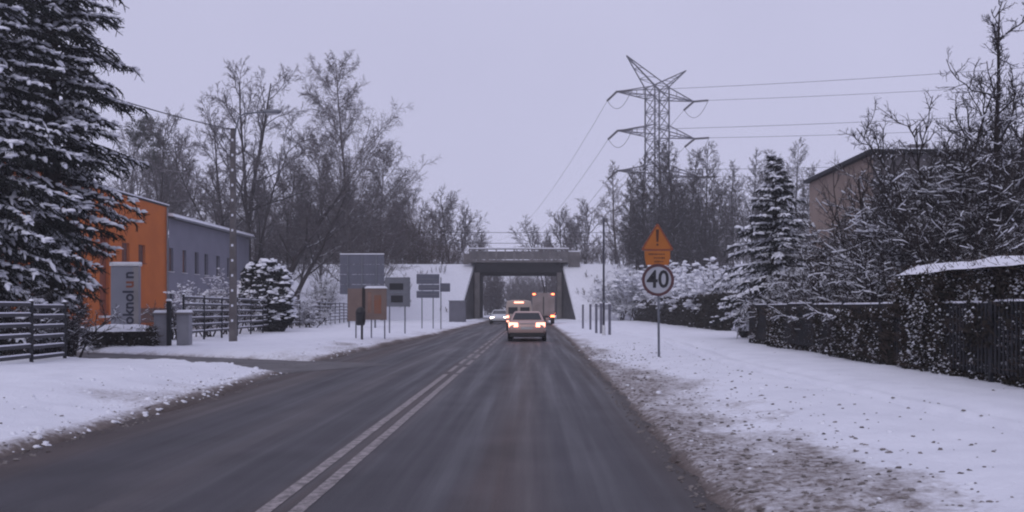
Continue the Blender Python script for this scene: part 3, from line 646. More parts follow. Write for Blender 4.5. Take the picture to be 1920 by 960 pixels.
# ------------------------------------------------------------------ spruces
def spruce(name, label, x, y, H, Lmax, seed, z0=0.6, dz=0.34, per=7, snow=0.5, tw=13, droop=0.5, power=.75, rot=0, fat=1.0, prof=None, wild=.25):
    rs = np.random.RandomState(seed); root = thing(name, label, 'tree', (x, y, gz(x, y) - .05), rot)
    V, F = tubes_np(np.array([[0, 0, 0.]]), np.array([[0, 0, H]]), [H * .013 + .05], [.015], 8); link('trunk', np_mesh('trunk', V, F), M_trunkspruce, root)
    zz = np.arange(z0, H * .985, dz); B = []
    for i, z in enumerate(zz):
        t = (z - z0) / (H - z0); Lb = (Lmax * (1 - t) ** power + .12) if prof is None else float(np.interp(z, *prof))
        k = max(3, int(per * (1 - .35 * t)))
        for j in range(k):
            a = 6.28 * j / k + i * 1.1 + rs.normal() * .25; B.append((z + rs.normal() * .1, a, Lb * (0.97 - wild + 2 * wild * rs.rand()), t))
    core0, core1, cr0, cr1 = [], [], [], []; tw0, tw1, twr = [], [], []; sP0, sP1, sr = [], [], []; blobP, blobS = [], []
    for (z, a, Lb, t) in B:
        ca, sa = math.cos(a), math.sin(a); ns = 6; pts = []
        dr_ = droop * (1 - .75 * t) * (0.8 + .4 * rs.rand())
        for s in range(ns + 1):
            u = s / ns; hz = z + Lb * (0.18 * u * (0.3 + t) - dr_ * u * u + dr_ * .30 * u ** 4)
            wig = rs.normal() * .03 * Lb
            pts.append(np.array([ca * Lb * u - sa * wig, sa * Lb * u + ca * wig, hz]))
        for s in range(ns):
            core0.append(pts[s]); core1.append(pts[s + 1]); cr0.append(.028 * fat * (1 - s / ns) + .012); cr1.append(.028 * fat * (1 - (s + 1) / ns) + .012)
        m = max(5, int(tw * min(1.0, Lb / Lmax + .25)))
        hasn = rs.rand() < .85
        for q in range(m):
            u = .12 + .88 * (q + rs.rand()) / m; f = u * ns; i0 = min(int(f), ns - 1); p = pts[i0] * (1 - f + i0) + pts[i0 + 1] * (f - i0)
            fw = np.array([ca, sa, 0]); sd = np.array([-sa, ca, 0]) * (1 if q % 2 else -1)
            tl = (.20 + .34 * rs.rand()) * (1.15 - .55 * u) * min(1.25, .5 + Lb / 2.6) * fat
            dvec = fw * (.55 + .3 * rs.rand()) + sd * (.75 if u < .93 else .15) + np.array([0, 0, -.40 - .75 * rs.rand() * (1 - t)])
            dvec /= np.linalg.norm(dvec); e_ = p + dvec * tl
            tw0.append(p); tw1.append(e_); twr.append(.030 * fat)
            if hasn and rs.rand() < snow:
                up = np.array([0, 0, .045 * fat]); sP0.append(p + up); sP1.append(p + dvec * tl * (.6 + .35 * rs.rand()) + up); sr.append((.035 + .045 * rs.rand()) * fat)
        if hasn and rs.rand() < snow + .25:
            for s in range(2, ns + 1):
                for _r in range(2): blobP.append(pts[s] * (1 - .25 * _r) + pts[s - 1] * .25 * _r + rs.normal(size=3) * np.array([.07, .07, .02]) + np.array([0, 0, .03])); blobS.append((.05 + .085 * rs.rand() ** 1.5) * fat * min(1, .45 + Lb / 3))
    tw0, tw1, twr = np.array(tw0), np.array(tw1), np.array(twr); nt_ = len(tw0)
    parts = [tubes_np(np.array(core0), np.array(core1), cr0, cr1, 4)]
    mid = tw0 * .35 + tw1 * .65
    parts += [tubes_np(tw0, mid, twr, twr * .9, 4), tubes_np(mid, tw1, twr * .9, twr * .2, 4)]
    k = 8                                                      # needles
    base = np.repeat(tw0, k, 0) + (np.repeat(tw1 - tw0, k, 0)) * rs.rand(nt_ * k, 1)
    dd = rdir(rs, nt_ * k) + np.repeat((tw1 - tw0) / np.linalg.norm(tw1 - tw0, axis=1, keepdims=True), k, 0) * .7; dd /= np.linalg.norm(dd, axis=1, keepdims=True)
    dd[:, 2] -= .2
    U = np.cross(dd, rdir(rs, nt_ * k)); U /= np.linalg.norm(U, axis=1, keepdims=True) + 1e-6
    ln_ = (.055 + .05 * rs.rand(nt_ * k, 1)) * fat
    parts.append(quads_np(base + dd * ln_, U * .011 * fat, dd * ln_))
    link('needles', np_mesh('needles', *merge(parts)), M_needle, root)
    sP0, sP1, sr = np.array(sP0), np.array(sP1), np.array(sr)
    jm = (sP0 + sP1) / 2 + rs.normal(size=sP0.shape) * .015; jm[:, 2] += sr * .35
    sp_ = [tubes_np(sP0, jm, sr * .55, sr, 5), tubes_np(jm, sP1, sr, sr * .35, 5)]
    bs = np.array(blobS); sp_.append(blobs_np(np.array(blobP), bs * 1.25, bs * 1.1, bs * .55, rs, .45))
    link('snow_load', np_mesh('snow_load', *merge(sp_)), M_snow, root)['kind'] = 'stuff'
    return root
spruce('spruce_tree', 'huge snow laden spruce overhanging the orange building', X(98, 27), 27, 19.5, 2.8, 1, dz=.29, per=8, snow=.55, tw=15, droop=.55, prof=([0, 1.2, 2.4, 3.6, 5.2, 8, 11, 14.5, 19.5], [.5, .75, 1.05, 1.55, 2.25, 2.2, 1.9, 1.3, .1]))
spruce('spruce_tree', 'second huge snow laden spruce, behind the middle of the short rail fence', X(-30, 24.5), 24.5, 17, 2.6, 2, dz=.29, per=8, snow=.6, tw=15, droop=.55, prof=([0, 1.2, 2.6, 4.5, 7, 9.5, 12, 17], [1.2, 1.7, 2.2, 2.3, 1.9, 1.5, 1.1, .1]))
spruce('spruce_tree', 'small pointed spruce with snowy boughs beside the dark fence end', X(1455, 38), 38, 7.75, 2.35, 3, dz=.24, per=8, snow=.75, tw=12, power=.9, droop=.42, z0=1.2, wild=.38)

# ------------------------------------------------------------------ buildings
M_orange = mat('orange_render', (0.50, 0.135, 0.022), (0.43, 0.11, 0.018), 0.7, 0.85, bump=0.1, bscale=20, spec=.15)
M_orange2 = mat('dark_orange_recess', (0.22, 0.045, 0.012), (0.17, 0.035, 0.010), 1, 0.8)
M_grey = mat('blue_grey_render', (0.185, 0.185, 0.235), (0.16, 0.16, 0.205), 0.8, 0.85, bump=0.1, bscale=20)
M_glass = mat('window_glass', (0.02, 0.022, 0.028), (0.03, 0.03, 0.04), 1, 0.12, spec=0.6)
M_curtain = mat('reddish_blind', (0.16, 0.06, 0.04), (0.06, 0.03, 0.03), 2, 0.7)
M_white = mat('white_trim', (0.62, 0.62, 0.64), (0.5, 0.5, 0.52), 3, 0.6)

def wall_with_windows(bd, name, x, y0, y1, z0, z1, wins, m, depth=.22):
    """street wall in the plane x = const facing +x, local coords, with real openings; returns list of window parts"""
    ys = sorted(set([y0, y1] + [v for w_ in wins for v in w_[:2]])); zs = sorted(set([z0, z1] + [v for w_ in wins for v in w_[2:4]]))
    vs = {}; mb = MB()
    def hole(a, b_, c, d): return any(w_[0] - 1e-4 <= a and b_ <= w_[1] + 1e-4 and w_[2] - 1e-4 <= c and d <= w_[3] + 1e-4 for w_ in wins)
    for a, b_ in zip(ys[:-1], ys[1:]):
        for c, d in zip(zs[:-1], zs[1:]):
            if not hole(a, b_, c, d): mb.add([(x, a, c), (x, b_, c), (x, b_, d), (x, a, d)], [(0, 1, 2, 3)])
    for (a, b_, c, d, *_) in wins:
        q = [(x, a, c), (x, b_, c), (x, b_, d), (x, a, d)]; r_ = [(x - depth, p[1], p[2]) for p in q]
        for i in range(4): j = (i + 1) % 4; mb.add([q[i], q[j], r_[j], r_[i]], [(0, 1, 2, 3)])
    return mb
ob = thing('orange_building', 'two storey orange rendered building with dark recess behind the totem sign', 'building', (-27, 58, 0))
Y0 = 58
wins = [(56.45 - Y0, 57.75 - Y0, 1.05, Z(440, 57), 'r'), (59.5 - Y0, 60.6 - Y0, Z(490, 60), Z(455, 60)), (62.0 - Y0, 63.1 - Y0, Z(493, 62.5), Z(459, 62.5)), (52.0 - Y0, 53.2 - Y0, 4.4, 5.7), (48.5 - Y0, 49.7 - Y0, 4.4, 5.7)]
wall_with_windows(ob, 'wall', 0, 44 - Y0, 67 - Y0, 0, 8.95, wins, M_orange).build('wall', M_orange, ob)
mb = MB(); mb.add([(0, 44 - Y0, 0), (-14, 44 - Y0, 0), (-14, 44 - Y0, 8.95), (0, 44 - Y0, 8.95)], [(0, 1, 2, 3)]); mb.add([(0, 67 - Y0, 0), (-14, 67 - Y0, 0), (-14, 67 - Y0, 8.95), (0, 67 - Y0, 8.95)], [(3, 2, 1, 0)]); mb.build('side_wall', M_orange, ob)
MB().box((-7, 55.5 - Y0, 9.02), (14.1, 23.1, .13)).build('roof', M_dark, ob)
MB().box((-.1, 55.5 - Y0, 9.13), (.35, 23.2, .08)).build('snow_strip', M_snow, ob)
for i, (a, b_, c, d, *k) in enumerate(wins):
    if k:
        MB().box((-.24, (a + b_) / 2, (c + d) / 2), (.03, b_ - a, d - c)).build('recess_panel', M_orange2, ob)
        MB().box((.06, (a + b_) / 2, c - .08), (.3, b_ - a + .3, .14)).build('sill', M_white, ob)
    else:
        wo_ = MB().box((-.2, (a + b_) / 2, (c + d) / 2), (.03, b_ - a, d - c)).build('window', M_curtain, ob)
        MB().box((-.18, (a + b_) / 2, (c + d) / 2), (.05, .06, d - c)).build('mullion', M_orange2, wo_)
        MB().box((.02, (a + b_) / 2, c - .03), (.14, b_ - a + .1, .05)).build('sill', M_orange2, wo_)
MB().box((.06, 63.8 - Y0, 1.0), (.12, 6.3, 1.0)).build('plinth', mat('brown_plinth', (0.14, 0.06, 0.035), (0.09, 0.04, 0.03), 2, .8), ob)
MB().tube([(.12, 66.6 - Y0, .2), (.12, 66.6 - Y0, 8.9)], .06).build('downpipe', M_asphalt_post, ob)

gw = thing('grey_wing', 'long low blue grey building wing with snowy eaves beside the orange block', 'building', (-27.05, 67.3, 0))
Y1 = 67.3
wins = []
for px in (322, 347, 370, 388, 410, 430):
    yc = 27 * 1700 / (1000 - px); wins.append((yc - Y1 - .42, yc - Y1 + .42, 4.25, 6.0))
for px in (323, 350, 376, 402):
    yc = 27 * 1700 / (1000 - px); wins.append((yc - Y1 - .5, yc - Y1 + .5, 1.35, 2.75))
wall_with_windows(gw, 'wall', 0, 0, 19, 0, 8.15, wins, M_grey).build('wall', M_grey, gw)
MB().add([(0, 19, 0), (-9, 19, 0), (-9, 19, 8.15), (0, 19, 8.15)], [(0, 1, 2, 3)]).build('side_wall', M_grey, gw)
for i, (a, b_, c, d) in enumerate(wins):
    wo_ = MB().box((-.2, (a + b_) / 2, (c + d) / 2), (.03, b_ - a, d - c)).build('window', M_curtain if i in (0, 1) else M_glass, gw)
    MB().box((-.18, (a + b_) / 2, (c + d) / 2), (.05, .05, d - c)).build('mullion', M_asphalt_post, wo_)
    MB().box((.02, (a + b_) / 2, c - .03), (.14, b_ - a + .1, .05)).build('sill', M_white, wo_)
mb = MB(); mb.add([(.45, -.2, 8.12), (.45, 19.4, 8.12), (-9.4, 19.4, 9.2), (-9.4, -.2, 9.2), (.45, -.2, 8.30), (.45, 19.4, 8.30), (-9.4, 19.4, 9.38), (-9.4, -.2, 9.38)], [(3, 2, 1, 0), (4, 5, 6, 7), (0, 1, 5, 4), (1, 2, 6, 5), (2, 3, 7, 6), (3, 0, 4, 7)]); mb.build('roof', M_dark, gw)
mb = MB(); mb.add([(.42, -.2, 8.31), (.42, 19.4, 8.31), (-9.4, 19.4, 9.39), (-9.4, -.2, 9.39), (.36, -.15, 8.53), (.36, 19.3, 8.53), (-9.3, 19.3, 9.6), (-9.3, -.15, 9.6)], [(3, 2, 1, 0), (4, 5, 6, 7), (0, 1, 5, 4), (1, 2, 6, 5), (2, 3, 7, 6), (3, 0, 4, 7)]); mb.build('roof_snow', M_snow, gw)
MB().tube([(.5, -.1, 8.2), (.5, 19.4, 8.16)], .07, 8).build('gutter', M_asphalt_post, gw)

# brown cube house on the other side
hx, hy0, hy1, hz = 14.8, 39.5, 48.6, 8.2
hb = thing('brown_house', 'flat roofed cube house with pinkish brown street wall behind the thicket', 'house', (hx, hy0, 0))
mb = MB()
M_brown = mat('pink_brown_render', (0.265, 0.205, 0.175), (0.22, 0.168, 0.142), 0.9, 0.9, bump=0.1, bscale=15)
M_hgrey = mat('grey_render', (0.14, 0.13, 0.14), (0.10, 0.095, 0.10), 0.9, 0.9, bump=0.1, bscale=15)  # darker and greyer than the street wall
MB().add([(0, 0, 0), (0, 9.1, 0), (0, 9.1, hz), (0, 0, hz)], [(3, 2, 1, 0)]).build('street_wall', M_brown, hb)
mb = MB()
hw = [(2.0, 3.3, 4.6, 6.0), (5.0, 6.6, 4.6, 6.0), (2.0, 3.3, 1.6, 3.0), (5.0, 6.6, 1.6, 3.0)]
xs_ = sorted({0, 10} | {v for q in hw for v in q[:2]}); zs_ = sorted({0, hz} | {v for q in hw for v in q[2:]})
for a, b_ in zip(xs_[:-1], xs_[1:]):
    for c, d in zip(zs_[:-1], zs_[1:]):
        if not any(q[0] <= a and b_ <= q[1] and q[2] <= c and d <= q[3] for q in hw): mb.add([(a, 0, c), (b_, 0, c), (b_, 0, d), (a, 0, d)], [(0, 1, 2, 3)])
mb.build('garden_wall', M_hgrey, hb)
MB().add([(10, 0, 0), (10, 9.1, 0), (10, 9.1, hz), (10, 0, hz)], [(0, 1, 2, 3)]).add([(0, 9.1, 0), (10, 9.1, 0), (10, 9.1, hz), (0, 9.1, hz)], [(3, 2, 1, 0)]).build('rear_wall', M_hgrey, hb)
for (a, b_, c, d) in hw:
    wo_ = MB().box(((a + b_) / 2, .14, (c + d) / 2), (b_ - a + .1, .04, d - c + .1)).build('window', M_glass, hb)
    MB().box(((a + b_) / 2, .09, (c + d) / 2), (.07, .06, d - c)).build('mullion', M_white, wo_)
MB().box((5, 4.55, hz + .10), (10.5, 9.7, .18)).build('roof', M_dark, hb)
MB().box((5, 4.55, hz + .22), (10.3, 9.5, .06)).build('roof_snow', M_snow, hb)
MB().box((4, 5, hz + .75), (.9, .6, 1.1)).build('chimney', M_hgrey, hb)

# ------------------------------------------------------------------ totem sign and gate on the driveway
def text_mesh(txt, size, m, parent, M4, name='lettering', ext=0.004, sx=1.0, bold=0.0):
    cu = bpy.data.curves.new('t', 'FONT'); cu.body = txt; cu.size = size; cu.extrude = ext; cu.align_x = 'CENTER'; cu.align_y = 'CENTER'; cu.resolution_u = 3; cu.offset = bold
    to = bpy.data.objects.new('t', cu); C.objects.link(to); bpy.context.view_layer.update()
    me = bpy.data.meshes.new_from_object(to.evaluated_get(bpy.context.evaluated_depsgraph_get())); bpy.data.objects.remove(to)
    me.transform(M4 @ Matrix.Diagonal((sx, 1, 1, 1))); return link(name, me, m, parent)
ty = 34.0; tx = X(236, ty)
tt = thing('totem_sign', 'tall grey totem sign with vertical lettering and a snow capped top', 'sign', (tx, ty, gz(tx, ty)), R(4))
MB().box((0, 0, 1.42), (1.03, .22, 2.84)).build('panel', mat('totem_grey', (0.20, 0.205, 0.245), (0.17, 0.175, 0.21), 1.2, .5), tt, bevel=.02)
MB().box((.40, -.115, 1.42), (.22, .012, 2.8)).build('edge_strip', mat('totem_pale', (0.24, 0.225, 0.23), None, 1.5, .5), tt)
MB().box((0, 0, 2.90), (1.10, .30, .10)).build('cap', M_white, tt, bevel=.02)
MB().box((0, 0, 2.975), (1.08, .28, .05)).build('snow_strip', M_snow, tt)
Rz = Matrix.Rotation(R(90), 4, 'X') @ Matrix.Rotation(R(90), 4, 'Z')
text_mesh('oknol', .56, mat('navy_letters', (0.012, 0.014, 0.035), None, 2, .5), tt, Matrix.Translation((.15, -.118, 1.30)) @ Rz, sx=1.0, bold=.014)
text_mesh('u', .56, mat('rust_letters', (0.20, 0.05, 0.02), None, 2, .5), tt, Matrix.Translation((.15, -.118, 2.16)) @ Rz, sx=1.0, bold=.014)
text_mesh('n', .56, MATS['navy_letters'], tt, Matrix.Translation((.15, -.118, 2.51)) @ Rz, sx=1.0, bold=.014)

def gate_pillar(px, Y, label, wd=.40, h=1.12):
    x = X(px, Y); t = thing('gate_pillar', label, 'pillar', (x, Y, gz(x, Y) - .05), R(5))
    MB().box((0, 0, h / 2), (wd, wd, h)).build('shaft', mat('rendered_pillar', (0.27, 0.27, 0.30), (0.2, 0.2, 0.23), 2, .85), t, bevel=.015)
    MB().box((0, 0, h + .035), (wd + .1, wd + .1, .07)).build('cap', M_concrete, t, bevel=.01)
    MB().box((0, 0, h + .11), (wd + .06, wd + .06, .09), taper=.8).build('snow_cap', M_snow, t, bevel=.03)
gate_pillar(303, 31.2, 'squat rendered gate pillar on the hedge side of the black pole')
gate_pillar(346, 31.6, 'squat rendered gate pillar on the lamp post side of the black pole', wd=.42)
x_ = X(317, 30.9); t = thing('gate_post', 'slim black metal gate post between two rendered pillars', 'post', (x_, 30.9, gz(x_, 30.9) - .05))
MB().box((0, 0, .78), (.13, .13, 1.56)).build('shaft', M_dark, t); MB().box((0, 0, 1.60), (.17, .17, .07), taper=.6).build('cap', M_snow, t)

# ------------------------------------------------------------------ rail fences on the left
def rail_fence(name, label, p0, p1, bays, h, rails, gap=.12, post_w=.07, rail_h=.085):
    p0, p1 = Vector(p0), Vector(p1); d = p1 - p0; ln = d.length; rz = math.atan2(d.y, d.x)
    root = thing(name, label, 'fence', (p0.x, p0.y, 0), rz); bl = ln / bays
    pm = MB().box((0, 0, (h + .12) / 2), (post_w, post_w, h + .12)).mesh('post'); cm = MB().box((0, 0, h + .14), (post_w + .03, post_w + .03, .05), taper=.6).mesh('post_cap')
    rm = MB().box((0, 0, 0), (bl - post_w - .02, .035, rail_h)).mesh('rail'); sm = MB().box((0, 0, 0), (bl - post_w - .05, .05, .03), taper=.9).mesh('rail_snow')
    for i in range(bays + 1):
        q = p0 + d * (i / bays); zz = gz(q.x, q.y) - .05
        o = link('post', pm, M_dark, root, loc=(bl * i, 0, zz)); c_ = link('post_cap', cm, M_snow, o)
        if i < bays:
            q2 = p0 + d * ((i + .5) / bays); z2 = gz(q2.x, q2.y)
            for k in range(rails):
                zr_ = z2 + gap + (h - gap - .05) * k / (rails - 1)
                r = link('rail', rm, M_rail, root, loc=(bl * (i + .5), 0, zr_))
                link('rail_snow', sm, M_snow, r, loc=(0, 0, rail_h / 2 + .016))
    return root
rail_fence('rail_fence', 'short dark horizontal rail fence with snowy rails below the huge spruces', (-11.55, 14.5, 0), (-12.35, 23.9, 0), 5, 1.42, 6)
rail_fence('rail_fence', 'long horizontal rail fence running from the gate pillars towards the embankment', (-13.35, 34.6, 0), (-17.2, 84, 0), 18, 1.75, 6, gap=.35)

# ------------------------------------------------------------------ hedges and bushes
def hedge_box(name, label, x0, x1, y0, y1, z1, seed, nl, snow_n, m=M_leafdark, cap=0.0, leaf=.035, cat='hedge', speck=.019, cz=0, twig=True):
    rs = np.random.RandomState(seed); cx, cy = (x0 + x1) / 2, (y0 + y1) / 2; g = gz(cx, cy)
    root = thing(name, label, cat, (cx, cy, 0)); a, b_ = (x1 - x0) / 2, (y1 - y0) / 2
    def shell(m_, depth=.22, top=.25):
        u = rs.rand(m_); P = np.zeros((m_, 3)); fr = rs.rand(m_)
        dd = np.abs(rs.normal(size=m_)) * depth
        yy = (rs.rand(m_) * 2 - 1) * b_; xx = (rs.rand(m_) * 2 - 1) * a; zz = rs.rand(m_) * z1
        f = fr < .55; tpp = (fr >= .55) & (fr < .55 + top); ends = fr >= .55 + top
        sgn = np.where(rs.rand(m_) < .75, -1, 1) * (1 if cx > 0 else -1)
        P[:, 0] = np.where(f, sgn * (a - dd), xx); P[:, 1] = np.where(ends, -(b_ - dd) * np.where(rs.rand(m_) < .8, 1, -1), yy); P[:, 2] = np.where(tpp, z1 - dd, zz)
        wob = (fbm(P[:, 1] * 1.3 + 50, P[:, 2] * 1.3 + P[:, 0] * .3, 3) - .5) * .35
        P[:, 0] += wob; P[:, 2] += wob * .6 * (P[:, 2] / z1); P[:, 2] += g
        return P
    P = shell(nl); U = rdir(rs, nl) * (leaf * (.6 + .8 * rs.rand(nl, 1))); Vv = np.cross(U, rdir(rs, nl)) * .8
    parts = [quads_np(P, U, Vv)]
    if twig:
        P = shell(nl // 6); D = rdir(rs, len(P)); D[:, 2] = np.abs(D[:, 2]); link('shoots', np_mesh('shoots', *tubes_np(P, P + D * .26, np.full(len(P), .008), np.full(len(P), .004), 3)), M_shoot, root)['kind'] = 'stuff'
    link('foliage', np_mesh('foliage', *merge(parts)), m, root)
    MB().box((0, 0, g + (z1 - .25) / 2), (2 * a - .45, 2 * b_ - .45, z1 - .25)).build('core', m, root)
    P = shell(snow_n * 2, depth=.06, top=.35); keep = (fbm(P[:, 1] * 2.1 + 31, P[:, 2] * 2.1 + 4, 3) + .25 * rs.rand(len(P))) > .62; P = P[keep]; snow_n = len(P); P[:, 2] += .01; s_ = speck * (.5 + 1.1 * rs.rand(snow_n) ** 2)
    parts = [specks_np(P, s_ * 1.6, s_, rs)]
    link('snow_specks', np_mesh('snow_specks', *merge(parts)), M_snow, root)['kind'] = 'stuff'
    if cap:
        nxx, nyy = 9, max(8, int(2 * b_ / .14)); u = np.linspace(-1, 1, nxx); v = np.linspace(-1, 1, nyy); uu, vv = np.meshgrid(u, v)
        hh = cap * np.clip(1 - np.abs(uu) ** 3, 0, 1) * np.clip((1 - np.abs(vv) ** 30), 0, 1) * (.75 + .6 * fbm(vv * b_ * 1.1, uu * 1.5 + 7, 3)) - .05
        edge = 1 + .14 * (fbm(vv * b_ * 2.5, uu * 2 + 3, 3) - .5) * 2
        Vc = np.stack([uu * (a + .06) * edge, vv * (b_ + .05), g + z1 + hh + (fbm(vv * b_ * .5, uu, 2) - .5) * .12], -1).reshape(-1, 3)
        i_ = (np.arange(nyy - 1)[:, None] * nxx + np.arange(nxx - 1)[None]).reshape(-1, 1)
        link('snow_cap', np_mesh('snow_cap', Vc, np.concatenate([i_, i_ + 1, i_ + 1 + nxx, i_ + nxx], 1)), M_snow, root, smooth=True)
    return root
hedge_box('clipped_hedge', 'tall clipped hedge with a thick snow cap behind the dark fence', 8.04, 9.4, 11.2, 20.2, 2.08, 1, 52000, 8000, cap=.22)
hedge_box('clipped_hedge', 'lower leafless hedge growing through the dark fence towards the spruce', 8.06, 8.9, 20.3, 34.0, 1.30, 2, 40000, 4200, cap=0.0)
hedge_box('clipped_hedge', 'black hedge under the snowy bushes beyond the driveway gap', 10.9, 12.0, 51.5, 98, 2.15, 3, 26000, 250, leaf=.07, speck=.04)
hedge_box('low_hedge', 'knee high snow topped hedge at the foot of the totem sign', X(160, 31), X(291, 31), 30.6, 31.5, .52, 4, 6000, 700, cap=.24, leaf=.04)

fr_ = thing('panel_fence', 'dark metal panel fence with a snowy top rail along the hedge', 'fence', (8.14, 11.0, 0))
n_b = 9; bl = 2.56
pm = MB().box((0, 0, .8), (.08, .08, 1.6)).mesh('post'); rmh = MB().box((0, 0, 0), (.045, bl - .1, .06)).mesh('rail'); smh = MB().box((0, 0, 0), (.07, bl - .06, .035), taper=.85).mesh('rail_snow')
pk = MB()
for k in range(18): pk.box((0, -bl / 2 + .1 + k * (bl - .2) / 17, 0), (.02, .055, 1.25))
pk = pk.mesh('picket_panel')
for i in range(n_b + 1):
    g = gz(8.1, 11 + bl * i)
    link('post', pm, M_dark, fr_, loc=(0, bl * i, g - .1))
    if i < n_b:
        r = link('rail', rmh, M_dark, fr_, loc=(0, bl * (i + .5), g + 1.38)); link('rail_snow', smh, M_snow, r, loc=(0, 0, .05))
        link('rail', rmh, M_dark, fr_, loc=(0, bl * (i + .5), g + .2))
        o = link('picket_panel', pk, M_dark, fr_, loc=(-.045, bl * (i + .5), g + .78)); o['kind'] = 'stuff'

def shrub(name, label, x, y, seed, n_stem, h, spread, m, lv=None, cat='shrub', snowy=0, z=None, group=None, r=.035, rm=.008, n=(9, 7, 5), lens=(.5, .45, .45), blob=.06, strips=0, smin=.012, proto=None):
    rs = np.random.RandomState(seed); root = thing(name, label, cat, (x, y, (gz(x, y) if z is None else z) - .05), 0, group); stems = []
    if proto and proto in PROTO: return from_proto(proto, root, h)
    for k in range(n_stem):
        a = rs.rand() * 6.28; s_ = spread * rs.rand() ** .7
        stems.append(((rs.normal() * .25, rs.normal() * .25, 0), (s_ * math.cos(a), s_ * math.sin(a), 1), h * (.7 + .4 * rs.rand()), r * (.7 + .6 * rs.rand())))
    L_ = [dict(seg=7, jit=.12, up=-.02, tip=.25)] + [dict(n=n[i], seg=(5, 4, 3)[i], jit=.2, up=(.04, .0, .0)[i], ang=.75, angv=.3, len=lens[i], rad=.55, rmin=rm * (1.6, 1.2, 1)[i], t0=.12 if i else .2, tip=.35) for i in range(len(n))]
    o_ = grow(rs, stems, L_)
    link('stems', np_mesh('stems', *merge([tubes_np(*q, n=4) for q in o_[:2]])), M_bark, root)
    link('twigs', np_mesh('twigs', *merge([tubes_np(*q, n=3) for q in o_[2:3]] + [ribbons_np(*q, rs) for q in o_[3:]])), m, root)
    if strips: link('snow_load', np_mesh('snow_load', *snow_strips(o_[1:3], rs, strips, smin)), M_snow, root)['kind'] = 'stuff'
    if snowy:
        P = np.concatenate([q[1] for q in o_[1:]]); sel = P[rs.choice(len(P), min(snowy, len(P)), replace=False)]; s_ = blob * (.5 + 1.0 * rs.rand(len(sel)) ** 2)
        link('snow_clumps', np_mesh('snow_clumps', *blobs_np(sel, s_ * 1.6, s_ * 1.4, s_ * .75, rs, .5)), M_snow, root)['kind'] = 'stuff'
    if proto: keep_proto(proto, root, h)
    return root
# thicket in the garden behind the hedge
for i, (px, Y, h, sp_, sn_, lab) in enumerate([
        (1560, 34, 3.55, .55, 500, 'dark thorny shrub in front of the brown house wall'),
        (1640, 31, 4.4, .7, 500, 'broad dark shrub under the slim upright tree'),
        (1725, 27, 5.0, .8, 600, 'snow dusted shrub hiding the garden wall of the brown house'),
        (1800, 29, 6.0, .7, 500, 'tall snow dusted shrub between the brown house and the gnarled tree'),
        (1810, 24, 4.0, .9, 700, 'low arching shrub behind the snow capped hedge'),
        (1900, 25, 5.0, .8, 600, 'tangled shrub at the foot of the gnarled tree'),
        (1860, 28, 6.6, .75, 500, 'tallest dark shrub of the thicket behind the gnarled tree'),
        (1760, 33, 6.4, .6, 500, 'dark upright shrub against the garden wall of the brown house'),
        (1690, 34, 5.6, .6, 500, 'dark shrub against the corner of the brown house'),
        (1500, 33, 2.6, .8, 500, 'low snowy shrub behind the dark fence by the spruce'),
        (1580, 29, 2.8, .9, 600, 'low snowy shrub behind the dark fence under the thorny shrub'),
        (1680, 25.5, 3.0, .9, 600, 'low frosted shrub beside the end of the clipped hedge')]):
    shrub('garden_shrub', lab, X(px, Y), Y, 60 + i, 22, h, sp_, M_thick, snowy=0, n=(11, 9, 6), blob=.04, rm=.011, r=.045, strips=.20 if h > 3.5 else .42, smin=.016, proto=('tallshrub%d' % (i % 2)) if h > 3.5 else 'lowshrub')
# gnarled fruit tree and slim tree
rs_ = 71
x_ = X(1885, 23.5)
bare_tree('gnarled_tree', 'big gnarled bare tree with crooked snowy branches above the hedge', 1852, 24.5, 77, [stem(9.2, .15, (-.03, 0)), stem(8.2, .10, (.15, .1), (.2, .1)), stem(7.6, .09, (-.2, .1), (-.15, 0)), stem(7.2, .09, (-.42, -.1), (-.1, 0)), stem(6.2, .08, (-.65, 0.1), (-.1, 0))],
          [dict(seg=10, jit=.07, up=.05, tip=.12), dict(n=20, seg=7, jit=.26, up=.06, ang=.95, angv=.25, len=.32, rad=.5, rmin=.024, t0=.15, tip=.35), dict(n=10, seg=5, jit=.28, up=.08, ang=.8, angv=.3, len=.42, rad=.55, rmin=.016, t0=.12, tip=.4), dict(n=7, seg=3, jit=.25, up=.08, ang=.7, angv=.3, len=.5, rad=.6, rmin=.013, t0=.15, tip=.5)], M_bark, mat('gnarled_twigs', (0.035, 0.029, 0.030), (0.022, 0.018, 0.019), 4, .9, snow=.95), strips=.14, smin=.014, proto='gnarled')
bare_tree('gnarled_tree', 'gnarled bare tree rising behind the snow capped end of the hedge', 1925, 26, 72, [stem(8.6, .15)], None, proto='gnarled').rotation_euler[2] = 2.1
bare_tree('gnarled_tree', 'smaller gnarled bare tree leaning over the thicket beside the brown house', 1762, 27.5, 72, [stem(6.3, .15)], None, proto='gnarled').rotation_euler[2] = .5
bare_tree('slim_tree', 'slim bare young tree with upright stems in front of the brown house', 1652, 31, 73, [stem(7.2, .07, (-.02, 0)), stem(6.4, .05, (-.32, 0), (-.2, 0)), stem(6.2, .05, (.16, 0), (.1, 0)), stem(6.0, .05, (-.18, .1), (-.1, 0))],
          [dict(seg=8, jit=.06, up=.04, tip=.2), dict(n=11, seg=5, jit=.12, up=.14, ang=.55, len=.3, rad=.5, rmin=.02, t0=.35, tip=.3), dict(n=7, seg=4, jit=.15, up=.1, ang=.5, len=.45, rad=.6, rmin=.014, t0=.2, tip=.4)], M_bark, M_twig)
